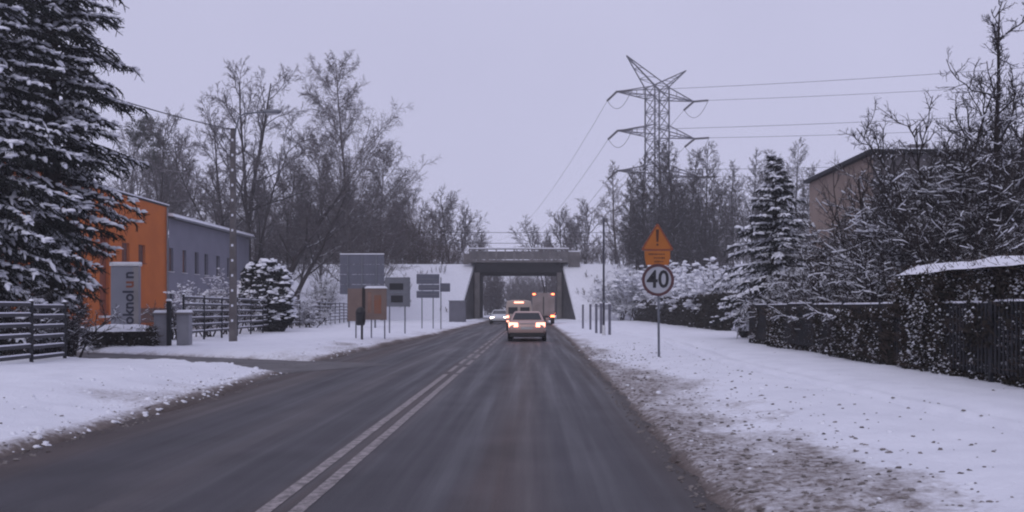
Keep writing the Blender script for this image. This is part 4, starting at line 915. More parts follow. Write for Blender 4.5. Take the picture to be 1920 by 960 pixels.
# snowy bushes behind the black hedge
for i, (px, Y, h, lab) in enumerate([(1165, 100, 5.0, 'frosted bush at the foot of the embankment'), (1192, 96, 5.6, 'snow covered bush beside the posts near the bridge'), (1222, 95, 5.6, 'snow covered bush behind the speed limit sign'), (1252, 86, 5.2, 'broad snow covered bush over the bridge half of the black hedge'), (1284, 77, 4.8, 'snow covered bush over the middle of the black hedge'), (1318, 69, 4.5, 'snow covered bush over the spruce half of the black hedge'), (1355, 61, 4.2, 'snow covered bush at the end of the black hedge'), (1388, 57, 3.6, 'low snow covered bush between the black hedge and the small spruce')]):
    shrub('snowy_bush', lab, X(px, Y), Y, 80 + i, 14, h, .75, mat('frosted_twigs', (0.07, 0.06, 0.062), (0.045, 0.04, 0.04), 4, .9, snow=.22, snowscale=1.2), snowy=700, n=(9, 7, 5), r=.05, rm=.02, blob=.13, strips=.6, smin=.04, proto='snowbush%d' % (i % 2))
# bushes left
for i, (px, Y, h, sp_, lab, mm) in enumerate([(400, 52, 2.9, .9, 'frosted shrub with arching boughs in front of the grey wing', 'frosted_twigs'), (445, 58, 3.6, .7, 'frosted shrub between the lamp post and the round yew', 'frosted_twigs'),
                                          (555, 70, 2.6, .9, 'frosted shrub behind the rail fence below the snowy slope', 'frosted_twigs'), (608, 84, 4.6, .8, 'frosted shrub beside the big grey sign back', 'frosted_twigs'), (580, 60, 2.0, .9, 'low dark shrub behind the long rail fence', 'frosted_twigs')]):
    shrub('frosted_shrub', lab, X(px, Y), Y, 90 + i, 12, h, sp_, MATS[mm], snowy=120, n=(9, 8, 5), rm=.015, blob=.07, strips=.6, smin=.024, proto='frost%d' % (i % 2))
def round_bush(name, label, x, y, blobs, seed, nl=12000, ns=110):
    rs = np.random.RandomState(seed); root = thing(name, label, 'bush', (x, y, gz(x, y) - .05)); Ps, Ss = [], []
    for (cx, cy, cz, r) in blobs:
        d = rdir(rs, nl // len(blobs)); Ps.append(np.array([cx, cy, cz]) + d * r * (1 - .22 * np.abs(rs.normal(size=(len(d), 1)))) * (1 + .22 * (fbm(d[:, :1] * 3 + 9, d[:, 2:] * 3 + d[:, 1:2] * 2, 3) - .5)))
        d = rdir(rs, ns); d[:, 2] = np.abs(d[:, 2]) * 1.0 - .35; d /= np.linalg.norm(d, axis=1, keepdims=True); Ss.append(np.array([cx, cy, cz]) + d * r * (.84 + .16 * rs.rand(len(d), 1)))
    P = np.concatenate(Ps); U = rdir(rs, len(P)) * .06; Vv = np.cross(U, rdir(rs, len(P)))
    link('foliage', np_mesh('foliage', *quads_np(P, U, Vv)), M_needle, root)
    P = np.concatenate(Ss); s_ = .04 + .13 * rs.rand(len(P)) ** 2.2; link('snow_load', np_mesh('snow_load', *blobs_np(P, s_ * 1.4, s_ * 1.4, s_ * .7, rs, .5)), M_snow, root)['kind'] = 'stuff'
    link('stem', np_mesh('stem', *tubes_np(np.array([[0, 0, 0.]]), np.array([[0, 0, blobs[0][2]]]), [.12], [.06], 6)), M_bark, root)
round_bush('round_yew', 'dark rounded evergreen bush heaped with snow behind the lamp post', X(500, 50), 50, [(0, 0, 2.0, 1.05), (-.55, .3, 3.0, .95), (.2, .4, 1.0, 1.1), (.6, .3, 2.9, .7), (-.9, .2, 2.2, .7), (.75, -.1, 1.8, .75), (0, .1, 3.5, .6), (.9, .2, 1.0, .6)], 5, nl=20000, ns=130)
round_bush('round_yew', 'low snow smothered bush in the gap at the dark fence end', X(1410, 40), 40, [(0, 0, .55, .62), (.15, .1, 1.1, .42)], 6, nl=2500, ns=700)
# undergrowth behind the near fence
for i, (px, Y) in enumerate([(20, 24), (75, 25.5), (130, 26.5)]):
    shrub('dark_shrub', ['dark shrub behind the short rail fence under the second huge spruce', 'dark shrub behind the short rail fence under both spruces', 'dark shrub behind the last bay of the short rail fence'][i], X(px, Y), Y, 120 + i, 12, 1.9, .8, M_thick, snowy=20, n=(9, 7, 5), blob=.05, strips=.15, rm=.012, proto='darkshrub')

for k in range(9):
    Y = 37 + k * 4.6; x = float(np.interp(Y, [34.6, 84], [-13.35, -17.2])) - 1.1
    shrub('fence_shrub', 'low dark leafless shrub against the long rail fence, ' + ('first', 'second', 'third', 'fourth', 'fifth', 'sixth', 'seventh', 'eighth', 'ninth')[k] + ' from the gate pillars', x, Y, 120, 12, 1.7 + .3 * (k % 3), .8, M_thick, proto='darkshrub', group='shrubs along the long rail fence')
# ------------------------------------------------------------------ lamp post, poles, posts
lx, ly = X(437, 35), 35
lp = thing('street_lamp', 'weathered concrete street lamp post with snow filled notches and a long arm', 'street lamp', (lx, ly, gz(lx, ly) - .1))
M_pole = mat('weathered_pole', (0.15, 0.135, 0.135), (0.09, 0.08, 0.082), 3, .9, bump=.3)
hp = Z(236, 35) + .0 - gz(lx, ly)
MB().box((0, 0, hp / 2), (.26, .22, hp), taper=.62).build('pole', M_pole, lp)
for k in range(13):
    zc = .9 + k * .58; wdt_ = .26 * (1 - .38 * zc / hp)
    MB().box((0, -.11 * (1 - .38 * zc / hp) - .008, zc), (.075, .02, .09)).build('snow_notch', M_snow, lp)
za = Z(211, 35) - gz(lx, ly) + .1
arm = MB().tube([(.05, 0, hp - .5), (.10, 0, hp - .05), (.22, 0, za - .18), (.45, 0, za - .03), (.9, 0, za), (1.25, 0, za + .02)], .035, 8).build('arm', M_asphalt_post, lp)
MB().lathe([(.03, 0), (.07, .08), (.10, .35), (.085, .62), (.03, .72)], (1.15, 0, za + .03), 10, 'X').build('lamp_head', M_asphalt_post, lp, smooth=True)
MB().box((1.5, 0, za - .05), (.42, .13, .05)).build('lamp_glass', mat('lamp_glass', (0.35, 0.35, 0.38), None, 3, .3), lp)
def cable(name, label, p0, p1, sag, r, group=None, m=None, n=24):
    p0, p1 = Vector(p0), Vector(p1); pts = [p0.lerp(p1, t / n) - Vector((0, 0, sag * 4 * (t / n) * (1 - t / n))) for t in range(n + 1)]
    o = MB().tube([p - p0 for p in pts], r, 5).build(name, m or mat('cable_grey', (0.05, 0.05, 0.06), None, 2, .6)); o.location = p0
    return tag(o, label, 'cable', group)
cable('overhead_cable', 'thin overhead cable running from the street lamp into the spruces', (lx, ly, Z(243, 35)), (-15.5, 20, 8.6), .35, .02)

px_, py_ = X(1132, 44), 44
tp = thing('lamp_pole', 'slim dark pole with a white painted foot near the short posts', 'pole', (px_, py_, gz(px_, py_) - .05))
MB().tube([(0, 0, .0), (0, 0, Z(408, 44) - gz(px_, py_))], [.06, .045], 8).build('shaft', mat('dark_pole', (0.05, 0.05, 0.07), None, 3, .5), tp)
MB().tube([(0, 0, .0), (0, 0, .55)], [.085, .08], 8).build('foot', M_white, tp)
MB().box((0, -.06, 1.7), (.2, .03, .12)).build('plate', M_asphalt_post, tp)
MB().lathe([(.05, 0), (.06, .05), (.02, .1)], (0, 0, Z(408, 44) - gz(px_, py_)), 8).build('cap', M_asphalt_post, tp)
for i, (px, Y) in enumerate([(1093, 61), (1107, 57), (1118, 49), (1127, 48), (1143, 44.5)]):
    x_ = X(px, Y); t = thing('verge_post', ['short grey verge post closest to the bridge, first of its row', 'second short grey verge post counted from the bridge', 'third short grey verge post counted from the bridge', 'fourth short grey verge post, just bridge side of the white footed pole', 'slightly lower grey verge post ending the row beside the white footed pole'][i], 'post', (x_, Y, gz(x_, Y) - .05), 0, 'short posts on the verge')
    h_ = 1.65 if i < 4 else 1.55
    MB().box((0, 0, h_ / 2), (.13, .11, h_)).build('shaft', mat('post_grey', (0.15, 0.15, 0.19), (0.10, 0.10, 0.13), 3, .6), t, bevel=.01)
    MB().box((0, 0, h_ + .03), (.15, .13, .06), taper=.7).build('cap', M_snow, t)

# ------------------------------------------------------------------ speed limit sign with yellow warning
sy_ = 24.5; sx_ = X(1236, sy_); g = gz(sx_, sy_)
sg = thing('speed_limit_sign', 'round 40 speed limit sign below a yellow warning triangle on a post', 'road sign', (sx_, sy_, 0))
MB().tube([(0, .05, g - .2), (-.03, .05, 3.70)], .033, 10).build('post', M_asphalt_post, sg, smooth=True)
cx, cz = X(1233.5, sy_) - sx_, Z(525, sy_)
M_white_s = mat('sign_white', (0.36, 0.37, 0.41), (0.32, 0.33, 0.37), 3, .45); M_black = mat('sign_black', (0.01, 0.01, 0.014), None, 3, .5)
M_red = mat('sign_red', (0.085, 0.028, 0.032), (0.06, 0.022, 0.026), 3, .45); M_yel = mat('sign_yellow', (0.36, 0.105, 0.006), (0.31, 0.09, 0.005), 2.5, .45); M_back = mat('sign_back', (0.16, 0.165, 0.19), (0.12, 0.125, 0.145), 2, .55, metal=.2)
disc = MB().lathe([(.43, 0), (.43, .025)], (cx, -.012, cz), 40, 'Y').build('round_plate', M_white_s, sg)
def ring(r0, r1, y0, y1, c, n=40):
    mb = MB(); vs = []
    for k in range(n):
        a = 6.28318 * k / n
        for r_, yy in ((r0, y0), (r1, y0), (r1, y1), (r0, y1)): vs.append((c[0] + r_ * math.cos(a), yy, c[1] + r_ * math.sin(a)))
    fs = []
    for k in range(n):
        k2 = (k + 1) % n
        for j in range(4): fs.append((4 * k + j, 4 * k + (j + 1) % 4, 4 * k2 + (j + 1) % 4, 4 * k2 + j))
    return mb.add(vs, fs)
ring(.358, .436, -.022, -.008, (cx, cz)).build('red_ring', M_red, sg)
text_mesh('40', .66, M_black, disc, Matrix.Translation((cx, -.018, cz)) @ Matrix.Rotation(R(90), 4, 'X'), 'numerals', sx=.92, bold=.012)
MB().lathe([(.425, .028), (.425, .034)], (cx, .0, cz), 40, 'Y').build('round_back', M_back, sg)
tx0 = X(1232.5, sy_) - sx_
def rtri(hw, z0, z1, r, k=5):
    pts = [(-hw, z0), (hw, z0), (0, z1)]; out = []
    for i in range(3):
        p, a, b_ = Vector(pts[i]), Vector(pts[i - 1]), Vector(pts[(i + 1) % 3]); da, db = (a - p).normalized(), (b_ - p).normalized()
        for j in range(k + 1):
            t = j / k; q = p + da * r * (1 - t) ** 2 + db * r * t ** 2; out.append((q.x, q.y))
    return out
zt0, zt1 = Z(470, sy_), Z(417, sy_)
tri = MB().prism(rtri(.455, zt0, zt1, .09), (tx0, .004, 0), (1, 0, 0), (0, 0, 1), .02).build('warning_triangle', mat('triangle_border', (0.22, 0.05, 0.018), None, 3, .5), sg)
MB().prism(rtri(.375, zt0 + .045, zt1 - .085, .07), (tx0, -.0165, 0), (1, 0, 0), (0, 0, 1), .004).build('yellow_face', M_yel, tri)
mk_ = mat('mark_brown', (0.07, 0.018, 0.006), None, 3, .6)
MB().prism([(-.028, zt0 + .235), (.028, zt0 + .235), (.045, zt1 - .19), (-.045, zt1 - .19)], (tx0, -.021, 0), (1, 0, 0), (0, 0, 1), .003).build('exclamation_bar', mk_, tri)
MB().lathe([(.032, 0), (.032, .003)], (tx0, -.0245, zt0 + .16), 12, 'Y').build('exclamation_dot', mk_, tri)
zp0, zp1 = Z(497, sy_), Z(470.5, sy_)
pl = MB().prism([(-.30, zp0), (.30, zp0), (.345, zp0 + .2), (.345, zp1), (-.345, zp1), (-.345, zp0 + .2)], (tx0, .002, 0), (1, 0, 0), (0, 0, 1), .018).build('yellow_plate', M_yel, sg)
rs = random.Random(5)
for row, (zz, x0, x1) in enumerate(((zp1 - .09, -.24, .2), (zp1 - .19, -.1, .2), (zp1 - .29, -.08, .17))):
    mb = MB(); x = x0
    while x < x1:
        wd_ = rs.uniform(.02, .04); mb.box((tx0 + x + wd_ / 2, -.018, zz), (wd_, .003, rs.uniform(.025, .05))); x += wd_ + .014
    o = mb.build('printed_line', mk_, pl); o['kind'] = 'stuff'

# ------------------------------------------------------------------ boards and sign backs on the left verge
M_tan = mat('tan_board', (0.20, 0.145, 0.125), (0.165, 0.115, 0.10), 2.5, .8); M_rust = mat('rusty_print', (0.24, 0.08, 0.035), (0.20, 0.11, 0.08), 3, .8)
def posts(root, lst, y, top, r=.035, m=None):
    for lx_ in lst:
        MB().tube([(lx_, y, -.25), (lx_, y, top)], r, 8).build('post', m or M_back, root)
Yb = 39.3; xb = X(689, Yb); gb = gz(xb, Yb)
ib = thing('notice_board', 'tan wooden double notice board on thin legs behind the litter bin', 'notice board', (xb, Yb, gb))
def rel(px, py, Y, xo, zo): return X(px, Y) - xo, Z(py, Y) - zo
x0, z0_ = rel(652, 602, Yb, xb, gb); x1, z1_ = rel(679, 541, Yb, xb, gb)
MB().box(((x0 + x1) / 2, 0, (z0_ + z1_) / 2), (x1 - x0, .06, z1_ - z0_)).build('panel', M_tan, ib, bevel=.01)
x0, _ = rel(685, 602, Yb, xb, gb); x2, _ = rel(725, 541, Yb, xb, gb)
p2 = MB().box(((x0 + x2) / 2, 0, (z0_ + z1_) / 2 + .03), (x2 - x0, .06, z1_ - z0_ - .05)).build('panel', M_tan, ib, bevel=.01)
MB().box(((x0 + x2) / 2 + .08, -.033, (z0_ + z1_) / 2 + .02), (.30, .006, .80)).build('poster', M_rust, p2)
MB().box(((x0 + x2) / 2 - .27, -.033, (z0_ + z1_) / 2 + .10), (.16, .006, .9)).build('poster', mat('faded_print', (0.24, 0.15, 0.12), (0.18, 0.09, 0.06), 4, .8), p2)
MB().box(((x0 + x2) / 2, 0, z1_ + .06), (x2 - x0 + .08, .12, .1), taper=.8).build('snow_strip', M_snow, ib)
MB().box(((x1 + x0) / 2, .02, (z0_ + z1_) / 2), (.12, .10, z1_ - z0_ + .1)).build('centre_post', mat('dark_wood', (0.03, 0.025, 0.025), None, 3, .8), ib)
posts(ib, [rel(667, 0, Yb, xb, gb)[0], rel(696, 0, Yb, xb, gb)[0], rel(721, 0, Yb, xb, gb)[0]], .05, z0_ + .3, .03)
Yl = 38.4; xl = X(676, Yl)
lb = thing('litter_bin', 'black litter bin on a single post in front of the tan notice board', 'bin', (xl, Yl, gz(xl, Yl)))
M_blk = mat('black_plastic', (0.012, 0.012, 0.014), (0.02, 0.02, 0.022), 5, .5)
MB().tube([(.06, 0, -.2), (.06, 0, .75)], .05, 8).build('post', M_blk, lb)
MB().lathe([(.16, .55), (.19, .62), (.21, 1.05), (.21, 1.12), (.16, 1.26), (.05, 1.33)], (0, 0, .05), 16).build('body', M_blk, lb, smooth=True)
MB().box((0, -.2, 1.12), (.22, .05, .07)).build('slot', M_dark, lb)
Yg = 47; xg = X(745, Yg); gg = gz(xg, Yg)
gs = thing('panelled_road_sign', 'grey square sign with two black panels on thin posts', 'road sign', (xg, Yg, gg))
x0, z0_ = rel(722, 575, Yg, xg, gg); x1, z1_ = rel(769, 520, Yg, xg, gg); zm = (z0_ + z1_) / 2
sb = MB().box(((x0 + x1) / 2, 0, zm), (x1 - x0, .05, z1_ - z0_)).build('board', M_back, gs, bevel=.01)
MB().box(((x0 + x1) / 2 - .06, -.03, zm + .28), (.72, .02, .34)).build('black_panel', M_black, sb); MB().box(((x0 + x1) / 2 - .03, -.03, zm - .36), (.62, .02, .36)).build('black_panel', M_black, sb)
MB().box(((x0 + x1) / 2, -.04, zm - .02), (x1 - x0 - .06, .03, .06)).build('crossbar', M_asphalt_post, sb)
posts(gs, [rel(730, 0, Yg, xg, gg)[0], rel(759, 0, Yg, xg, gg)[0]], .06, z1_ - .1)
Yq = 60; xq = X(679, Yq); gq = gz(xq, Yq)
bbd = thing('direction_board', 'large blue grey back of a direction board rising above the tan notice board', 'road sign', (xq, Yq, gq))
x0, z0_ = rel(637, 552, Yq, xq, gq); x1, z1_ = rel(720, 477, Yq, xq, gq); hh_ = (z1_ - z0_) / 4
M_slate = mat('slate_sign_back', (0.105, 0.11, 0.145), (0.085, 0.09, 0.12), 1.5, .55)
for k in range(4): MB().box((0, .0, z0_ + hh_ * (k + .5)), (x1 - x0, .04, hh_ - .02)).build('panel', M_slate, bbd)
for xx in (x0 + .55, 0, x1 - .5): MB().box((xx, -.06, (z0_ + z1_) / 2), (.05, .05, z1_ - z0_)).build('stiffener', M_asphalt_post, bbd)
MB().box((0, 0, z1_ + .03), (x1 - x0, .07, .06)).build('snow_strip', M_snow, bbd)
posts(bbd, [x0 + .6, x1 - .6], .08, z1_ - .1, .06)
Yc = 59.7; xc = X(804, Yc); gc = gz(xc, Yc)
cs = thing('sign_cluster', 'stack of three grey sign backs on twin posts with a small arrow board', 'road sign', (xc, Yc, gc))
for (pa, pb, qa, qb) in ((781, 824, 514, 532.5), (785, 824, 533.5, 544.5), (781, 824, 545.5, 558.5), (825, 844, 531, 547)):
    x0, z0_ = rel(pa, qb, Yc, xc, gc); x1, z1_ = rel(pb, qa, Yc, xc, gc)
    q = MB().box(((x0 + x1) / 2, 0, (z0_ + z1_) / 2), (x1 - x0, .05, z1_ - z0_)).build('sign_plate', M_slate, cs, bevel=.01)
    MB().box(((x0 + x1) / 2, -.035, (z0_ + z1_) / 2), (x1 - x0 - .1, .02, .05)).build('stiffener', M_back, q)
posts(cs, [rel(791, 0, Yc, xc, gc)[0], rel(812, 0, Yc, xc, gc)[0], rel(826.5, 0, Yc, xc, gc)[0]], .06, Z(520, Yc) - gc)
Yk = 86; xk = X(858, Yk); gk = gz(xk, Yk)
kb = thing('utility_cabinet', 'grey roadside utility cabinet by the bridge wing wall', 'cabinet', (xk, Yk, gk - .05))
MB().box((0, 0, 1.0), (1.55, .9, 2.0)).build('body', mat('cabinet_grey', (0.13, 0.13, 0.16), (0.10, 0.10, 0.125), 1.5, .6), kb, bevel=.03)
MB().box((-.36, -.46, 1.0), (.68, .02, 1.7)).build('door', MATS['cabinet_grey'], kb); MB().box((.38, -.46, 1.0), (.68, .02, 1.7)).build('door', MATS['cabinet_grey'], kb)
MB().box((0, 0, 2.05), (1.65, 1.0, .08)).build('roof', M_asphalt_post, kb)

# ------------------------------------------------------------------ power pylon, wires
PY = 160; pxw = X(1232, PY); prz = R(27)
M_lat = mat('galvanised_lattice', (0.10, 0.10, 0.12), (0.07, 0.07, 0.085), 2, .6, metal=.2)
pyl = thing('power_pylon', 'tall lattice power pylon with three cross arms and a forked top', 'pylon', (pxw, PY, 0), -prz + R(0))
pyl.rotation_euler = (0, 0, prz)
hwid = lambda z: 1.5 if z > 24 else 1.5 + (24 - z) / 24 * 2.6
def corners(z): h_ = hwid(z); return [Vector((a * h_, b_ * h_, z)) for a, b_ in ((-1, -1), (1, -1), (1, 1), (-1, 1))]
levels = [0, 6, 11.5, 16.5, 20.5, 24, 26.4, 28.8, 31.2, 33.6, 36, 38.4, 40.4]
mb = MB()
for za_, zb_ in zip(levels[:-1], levels[1:]):
    a, b_ = corners(za_), corners(zb_)
    for k in range(4):
        k2 = (k + 1) % 4; mb.bar(a[k], b_[k], .20); mb.bar(a[k], b_[k2], .10); mb.bar(a[k2], b_[k], .10); mb.bar(b_[k], b_[k2], .10)
mb.build('tower_body', M_lat, pyl)
def truss(p_low, p_up, tip, w_=.15):
    mb = MB()
    for p in p_low + p_up: mb.bar(p, tip, w_)
    for t0, t1 in ((0, .3), (.3, .6), (.6, .85)):
        q = [p.lerp(tip, t1) for p in p_low]; s_ = [p.lerp(tip, t0) for p in p_low]; u = [p.lerp(tip, t1) for p in p_up]
        mb.bar(q[0], q[1], .08); mb.bar(s_[0], q[1], .08); mb.bar(q[0], u[0], .08); mb.bar(q[1], u[1], .08)
    return mb
ARM = []
for z_, lft, rgt in ((38.6, 8.4, 8.0), (31.9, 8.2, 8.2), (25.0, 8.2, 9.4)):
    for s_, ln_ in ((-1, lft), (1, rgt)):
        lo = [Vector((s_ * 1.5, -1.5, z_)), Vector((s_ * 1.5, 1.5, z_))]; up = [v + Vector((0, 0, 1.7)) for v in lo]; tip = Vector((s_ * ln_, 0, z_ + .2))
        truss(lo, up, tip).build('cross_arm', M_lat, pyl); ARM.append((s_, tip))
for s_, tip in ((-1, Vector((-6.4, 0, 45.3))), (1, Vector((6.3, 0, 44.2)))):
    lo = [Vector((s_ * 1.5, -1.5, 40.4)), Vector((s_ * 1.5, 1.5, 40.4))]; up = [Vector((-s_ * 1.5, -1.5, 40.4)), Vector((-s_ * 1.5, 1.5, 40.4))]
    truss(lo, up, tip).build('earth_wire_horn', M_lat, pyl)
Mw = Matrix.Translation((pxw, PY, 0)) @ Matrix.Rotation(prz, 4, 'Z')
d_far = Vector((-0.115, 1.0, -.02)).normalized(); d_right = Vector((1.0, -0.42, -.005)).normalized()
Minv = Mw.inverted(); ins_m = mat('insulator_brown', (0.06, 0.055, 0.06), None, 3, .4)
for i, (s_, tip) in enumerate(ARM):
    wl = ('top', 'middle', 'bottom')[i // 2] + ' cross arm, ' + ('road side tip' if s_ < 0 else 'garden side tip')
    tw_ = Mw @ tip
    ends = []
    for dd_, drop in ((Vector((-0.55, .72, -.42)).normalized(), 0), (d_right, 0)):
        e_ = tw_ + dd_ * 2.6; prof = [tw_, tw_.lerp(e_, .12), e_]
        mb = MB(); loc = [Minv @ p for p in (tw_, e_)]; n_ = 14
        mb.tube([loc[0].lerp(loc[1], k / n_) for k in range(n_ + 1)], [.13 if k % 2 else .24 for k in range(n_ + 1)], 8).build('insulator', ins_m, pyl); ends.append(e_)
    mid = [ends[0].lerp(ends[1], t / 12) - Vector((0, 0, 2.2 * 4 * (t / 12) * (1 - t / 12))) for t in range(13)]
    MB().tube([Minv @ p for p in mid], .045, 5).build('jumper_wire', M_lat, pyl)
    if i < 4 or s_ < 0 or True:
        cable('power_line', 'thin high voltage wire receding beyond the bridge from the ' + wl, ends[0], ends[0] + Vector((-34, 290, -2)), 8.0, .034, 'wires strung beyond the bridge', n=20)
        cable('power_line', 'thin high voltage wire over the gardens from the ' + wl, ends[1], ends[1] + Vector((170, -72, 0)), 2.6, .035, 'wires strung over the gardens', n=20)
for z_, lab in ((11.6, 'upper catenary wire over the railway bridge'), (10.2, 'lower contact wire over the railway bridge')):
    cable('catenary_wire', lab, (-40, 118, z_), (45, 118, z_), .25, .035)
for xm, lab in ((-40, 'railway catenary mast hidden among the birches'), (45, 'railway catenary mast hidden behind the garden trees')):
    t = thing('catenary_mast', lab, 'mast', (xm, 119, 6.9)); MB().tube([(0, 0, 0), (0, 0, 6.5)], .12, 8).build('pole', M_asphalt_post, t); MB().bar((0, 0, 4.9), (0, -1.0, 4.7), .08).build('bracket', M_asphalt_post, t)

# ------------------------------------------------------------------ vehicles
M_tyre = mat('tyre_rubber', (0.012, 0.012, 0.013), (0.02, 0.02, 0.02), 6, .85); M_rim = mat('rim_grey', (0.30, 0.30, 0.32), None, 4, .4, metal=.6)
M_cglass = mat('car_glass', (0.012, 0.013, 0.017), (0.016, 0.017, 0.02), 2, .08, spec=.6)
M_tail = mat('lit_tail_lamp', (0.5, 0.05, 0.03), None, 5, .3, emit=(1.0, 0.34, 0.24), es=4.2)
M_red_l = mat('lit_red_lamp', (0.5, 0.04, 0.02), None, 5, .3, emit=(1.0, 0.17, 0.06), es=9.0)
M_head = mat('lit_head_lamp', (0.8, 0.75, 0.7), None, 5, .3, emit=(1.0, 0.80, 0.66), es=14.0)
M_plate = mat('number_plate', (0.5, 0.5, 0.5), (0.42, 0.42, 0.43), 4, .5)
M_bump = mat('dark_bumper', (0.018, 0.018, 0.02), (0.03, 0.028, 0.028), 4, .6)
def superring(y, hw_, zb, zt, n=20, p=4.0):
    pts = []
    for k in range(n):
        a = 2 * math.pi * (k + .5) / n; c, s_ = math.cos(a), math.sin(a); rr = (abs(c) ** p + abs(s_) ** p) ** (-1 / p)
        pts.append((hw_ * c * rr, y, (zb + zt) / 2 + (zt - zb) / 2 * s_ * rr))
    return pts
def loft(rings):
    mb = MB(); n = len(rings[0]); vs = [p for r_ in rings for p in r_]; fs = []
    for i in range(len(rings) - 1):
        for k in range(n): k2 = (k + 1) % n; fs.append((i * n + k, i * n + k2, (i + 1) * n + k2, (i + 1) * n + k))
    fs += [tuple(range(n)), tuple((len(rings) - 1) * n + k for k in reversed(range(n)))]
    return mb.add(vs, fs)
def wheel(root, x, y, r=.31, wd_=.20):
    s_ = 1 if x > 0 else -1
    t = MB().lathe([(r * .62, -wd_ / 2), (r * .93, -wd_ / 2), (r, -wd_ / 2 + .03), (r, wd_ / 2 - .03), (r * .93, wd_ / 2), (r * .62, wd_ / 2)], (0, 0, 0), 20, 'X')
    w_ = bpy.data.objects.new('wheel', None); C.objects.link(w_); w_.parent = root; w_.location = (x, y, r)
    t.build('tyre', M_tyre, w_, smooth=True)
    MB().lathe([(r * .62, -.06), (r * .6, s_ * 0 + .05), (r * .18, .06), (.02, .075)] if s_ > 0 else [(r * .62, .06), (r * .6, -.05), (r * .18, -.06), (.02, -.075)], (0, 0, 0), 16, 'X').build('rim', M_rim, w_)
def quadp(root, name, q, m, th=.012):
    q = [Vector(p) for p in q]; nrm = (q[1] - q[0]).cross(q[3] - q[0]).normalized() * th
    return MB().add(q + [p + nrm for p in q], [(3, 2, 1, 0), (4, 5, 6, 7), (0, 1, 5, 4), (1, 2, 6, 5), (2, 3, 7, 6), (3, 0, 4, 7)]).build(name, m, root)
def sedan(label, x, y, paint, rear=True, rz=0.0, lights=True, H=1.36):
    c = thing('car', label, 'car', (x, y, 0), rz)
    loft([superring(0.0, .76, .36, .78), superring(.06, .83, .27, .87), superring(.18, .86, .24, .905), superring(.7, .875, .2, .925), superring(1.4, .88, .19, .92), superring(3.1, .88, .19, .91), superring(3.6, .87, .2, .86), superring(4.1, .85, .22, .78), superring(4.36, .79, .27, .70), superring(4.45, .70, .34, .62)]).build('body', paint, c, smooth=True)
    zb, zt = .88, H
    b_ = [(-.80, .62), (.80, .62), (.80, 3.30), (-.80, 3.30)]; tp_ = [(-.60, 1.22), (.60, 1.22), (.60, 2.42), (-.60, 2.42)]; md = [(-.71, .9), (.71, .9), (.71, 2.88), (-.71, 2.88)]
    mb = MB(); mb.add([(p[0], p[1], zb) for p in b_] + [(p[0], p[1], (zb + zt) / 2) for p in md] + [(p[0], p[1], zt - .05) for p in tp_] + [(p[0] * .9, p[1] + (.1 if p[1] < 2 else -.1), zt) for p in tp_],
                      [(i + 4 * l, (i + 1) % 4 + 4 * l, (i + 1) % 4 + 4 * l + 4, i + 4 * l + 4) for l in range(3) for i in range(4)] + [(12, 13, 14, 15)])
    mb.build('cabin', paint, c, bevel=.03)
    quadp(c, 'rear_window', [(-.66, .735, .96), (.66, .735, .96), (.545, 1.14, zt - .095), (-.545, 1.14, zt - .095)], M_cglass, .03)
    quadp(c, 'windscreen', [(.70, 3.17, .95), (-.70, 3.17, .95), (-.56, 2.49, zt - .09), (.56, 2.49, zt - .09)], M_cglass, .03)
    for s_ in (-1, 1):
        q = [(s_ * .785, .98, .95), (s_ * .785, 2.95, .95), (s_ * .625, 2.42, zt - .09), (s_ * .625, 1.30, zt - .09)]
        quadp(c, 'side_window', q if s_ > 0 else [q[1], q[0], q[3], q[2]], M_cglass, .02)
        MB().box((s_ * .97, 2.85, .97), (.18, .10, .13)).build('mirror', paint, c, bevel=.02)
        tl = MB().add([(s_ * .40, .02, .66), (s_ * .83, .10, .64), (s_ * .83, .10, .86), (s_ * .42, .04, .85), (s_ * .40, -.03, .66), (s_ * .81, .03, .64), (s_ * .81, .04, .86), (s_ * .42, -.01, .85)], [(3, 2, 1, 0), (4, 5, 6, 7), (0, 1, 5, 4), (1, 2, 6, 5), (2, 3, 7, 6), (3, 0, 4, 7)])
        tl.build('tail_light', M_tail if lights and rear else M_red, c)
        hl = MB().box((s_ * .62, 4.36, .60), (.34, .12, .16)); hl.build('headlight', M_head if lights else M_plate, c, bevel=.03)
        for yw in (.85, 3.55): wheel(c, s_ * .79, yw)
    MB().box((0, .04, .30), (1.56, .14, .20)).build('rear_bumper', M_bump, c, bevel=.03)
    MB().box((0, 4.36, .32), (1.45, .14, .22)).build('front_bumper', M_bump, c, bevel=.03)
    MB().box((0, -.005, .60), (.52, .02, .11)).build('number_plate', M_plate, c); MB().box((0, 4.452, .45), (.52, .02, .11)).build('number_plate', M_plate, c)
    MB().box((0, .005, .80), (.7, .03, .035)).build('chrome_strip', M_rim, c)
    MB().tube([(-.5, -.02, .24), (-.5, .2, .24)], .03, 8).build('exhaust', M_rim, c)
    return c
P_glow_silver = mat('glow_tinted_silver_paint', (0.50, 0.36, 0.33), (0.45, 0.32, 0.29), 1.5, .32, metal=.25)  # pink of the tail light glow painted into a silver body colour
P_white = mat('white_paint', (0.62, 0.63, 0.66), (0.55, 0.56, 0.6), 1.5, .35); P_sand = mat('sand_paint', (0.46, 0.38, 0.34), (0.40, 0.33, 0.30), 1.5, .4)
sedan('silver saloon car, tinted pink for lamp glow, driving away with lit tail lights', X(988, 41), 41, P_glow_silver)
sedan('white car coming out of the underpass with headlights on', X(934, 84) , 90, P_white, rear=False, rz=R(180))
sedan('dark car added behind the white car for more headlights in the underpass', -3.3, 128, mat('dark_blue_paint', (0.03, 0.035, 0.05), None, 2, .35), rear=False, rz=R(180))  # extra car, added to put more lights in the underpass
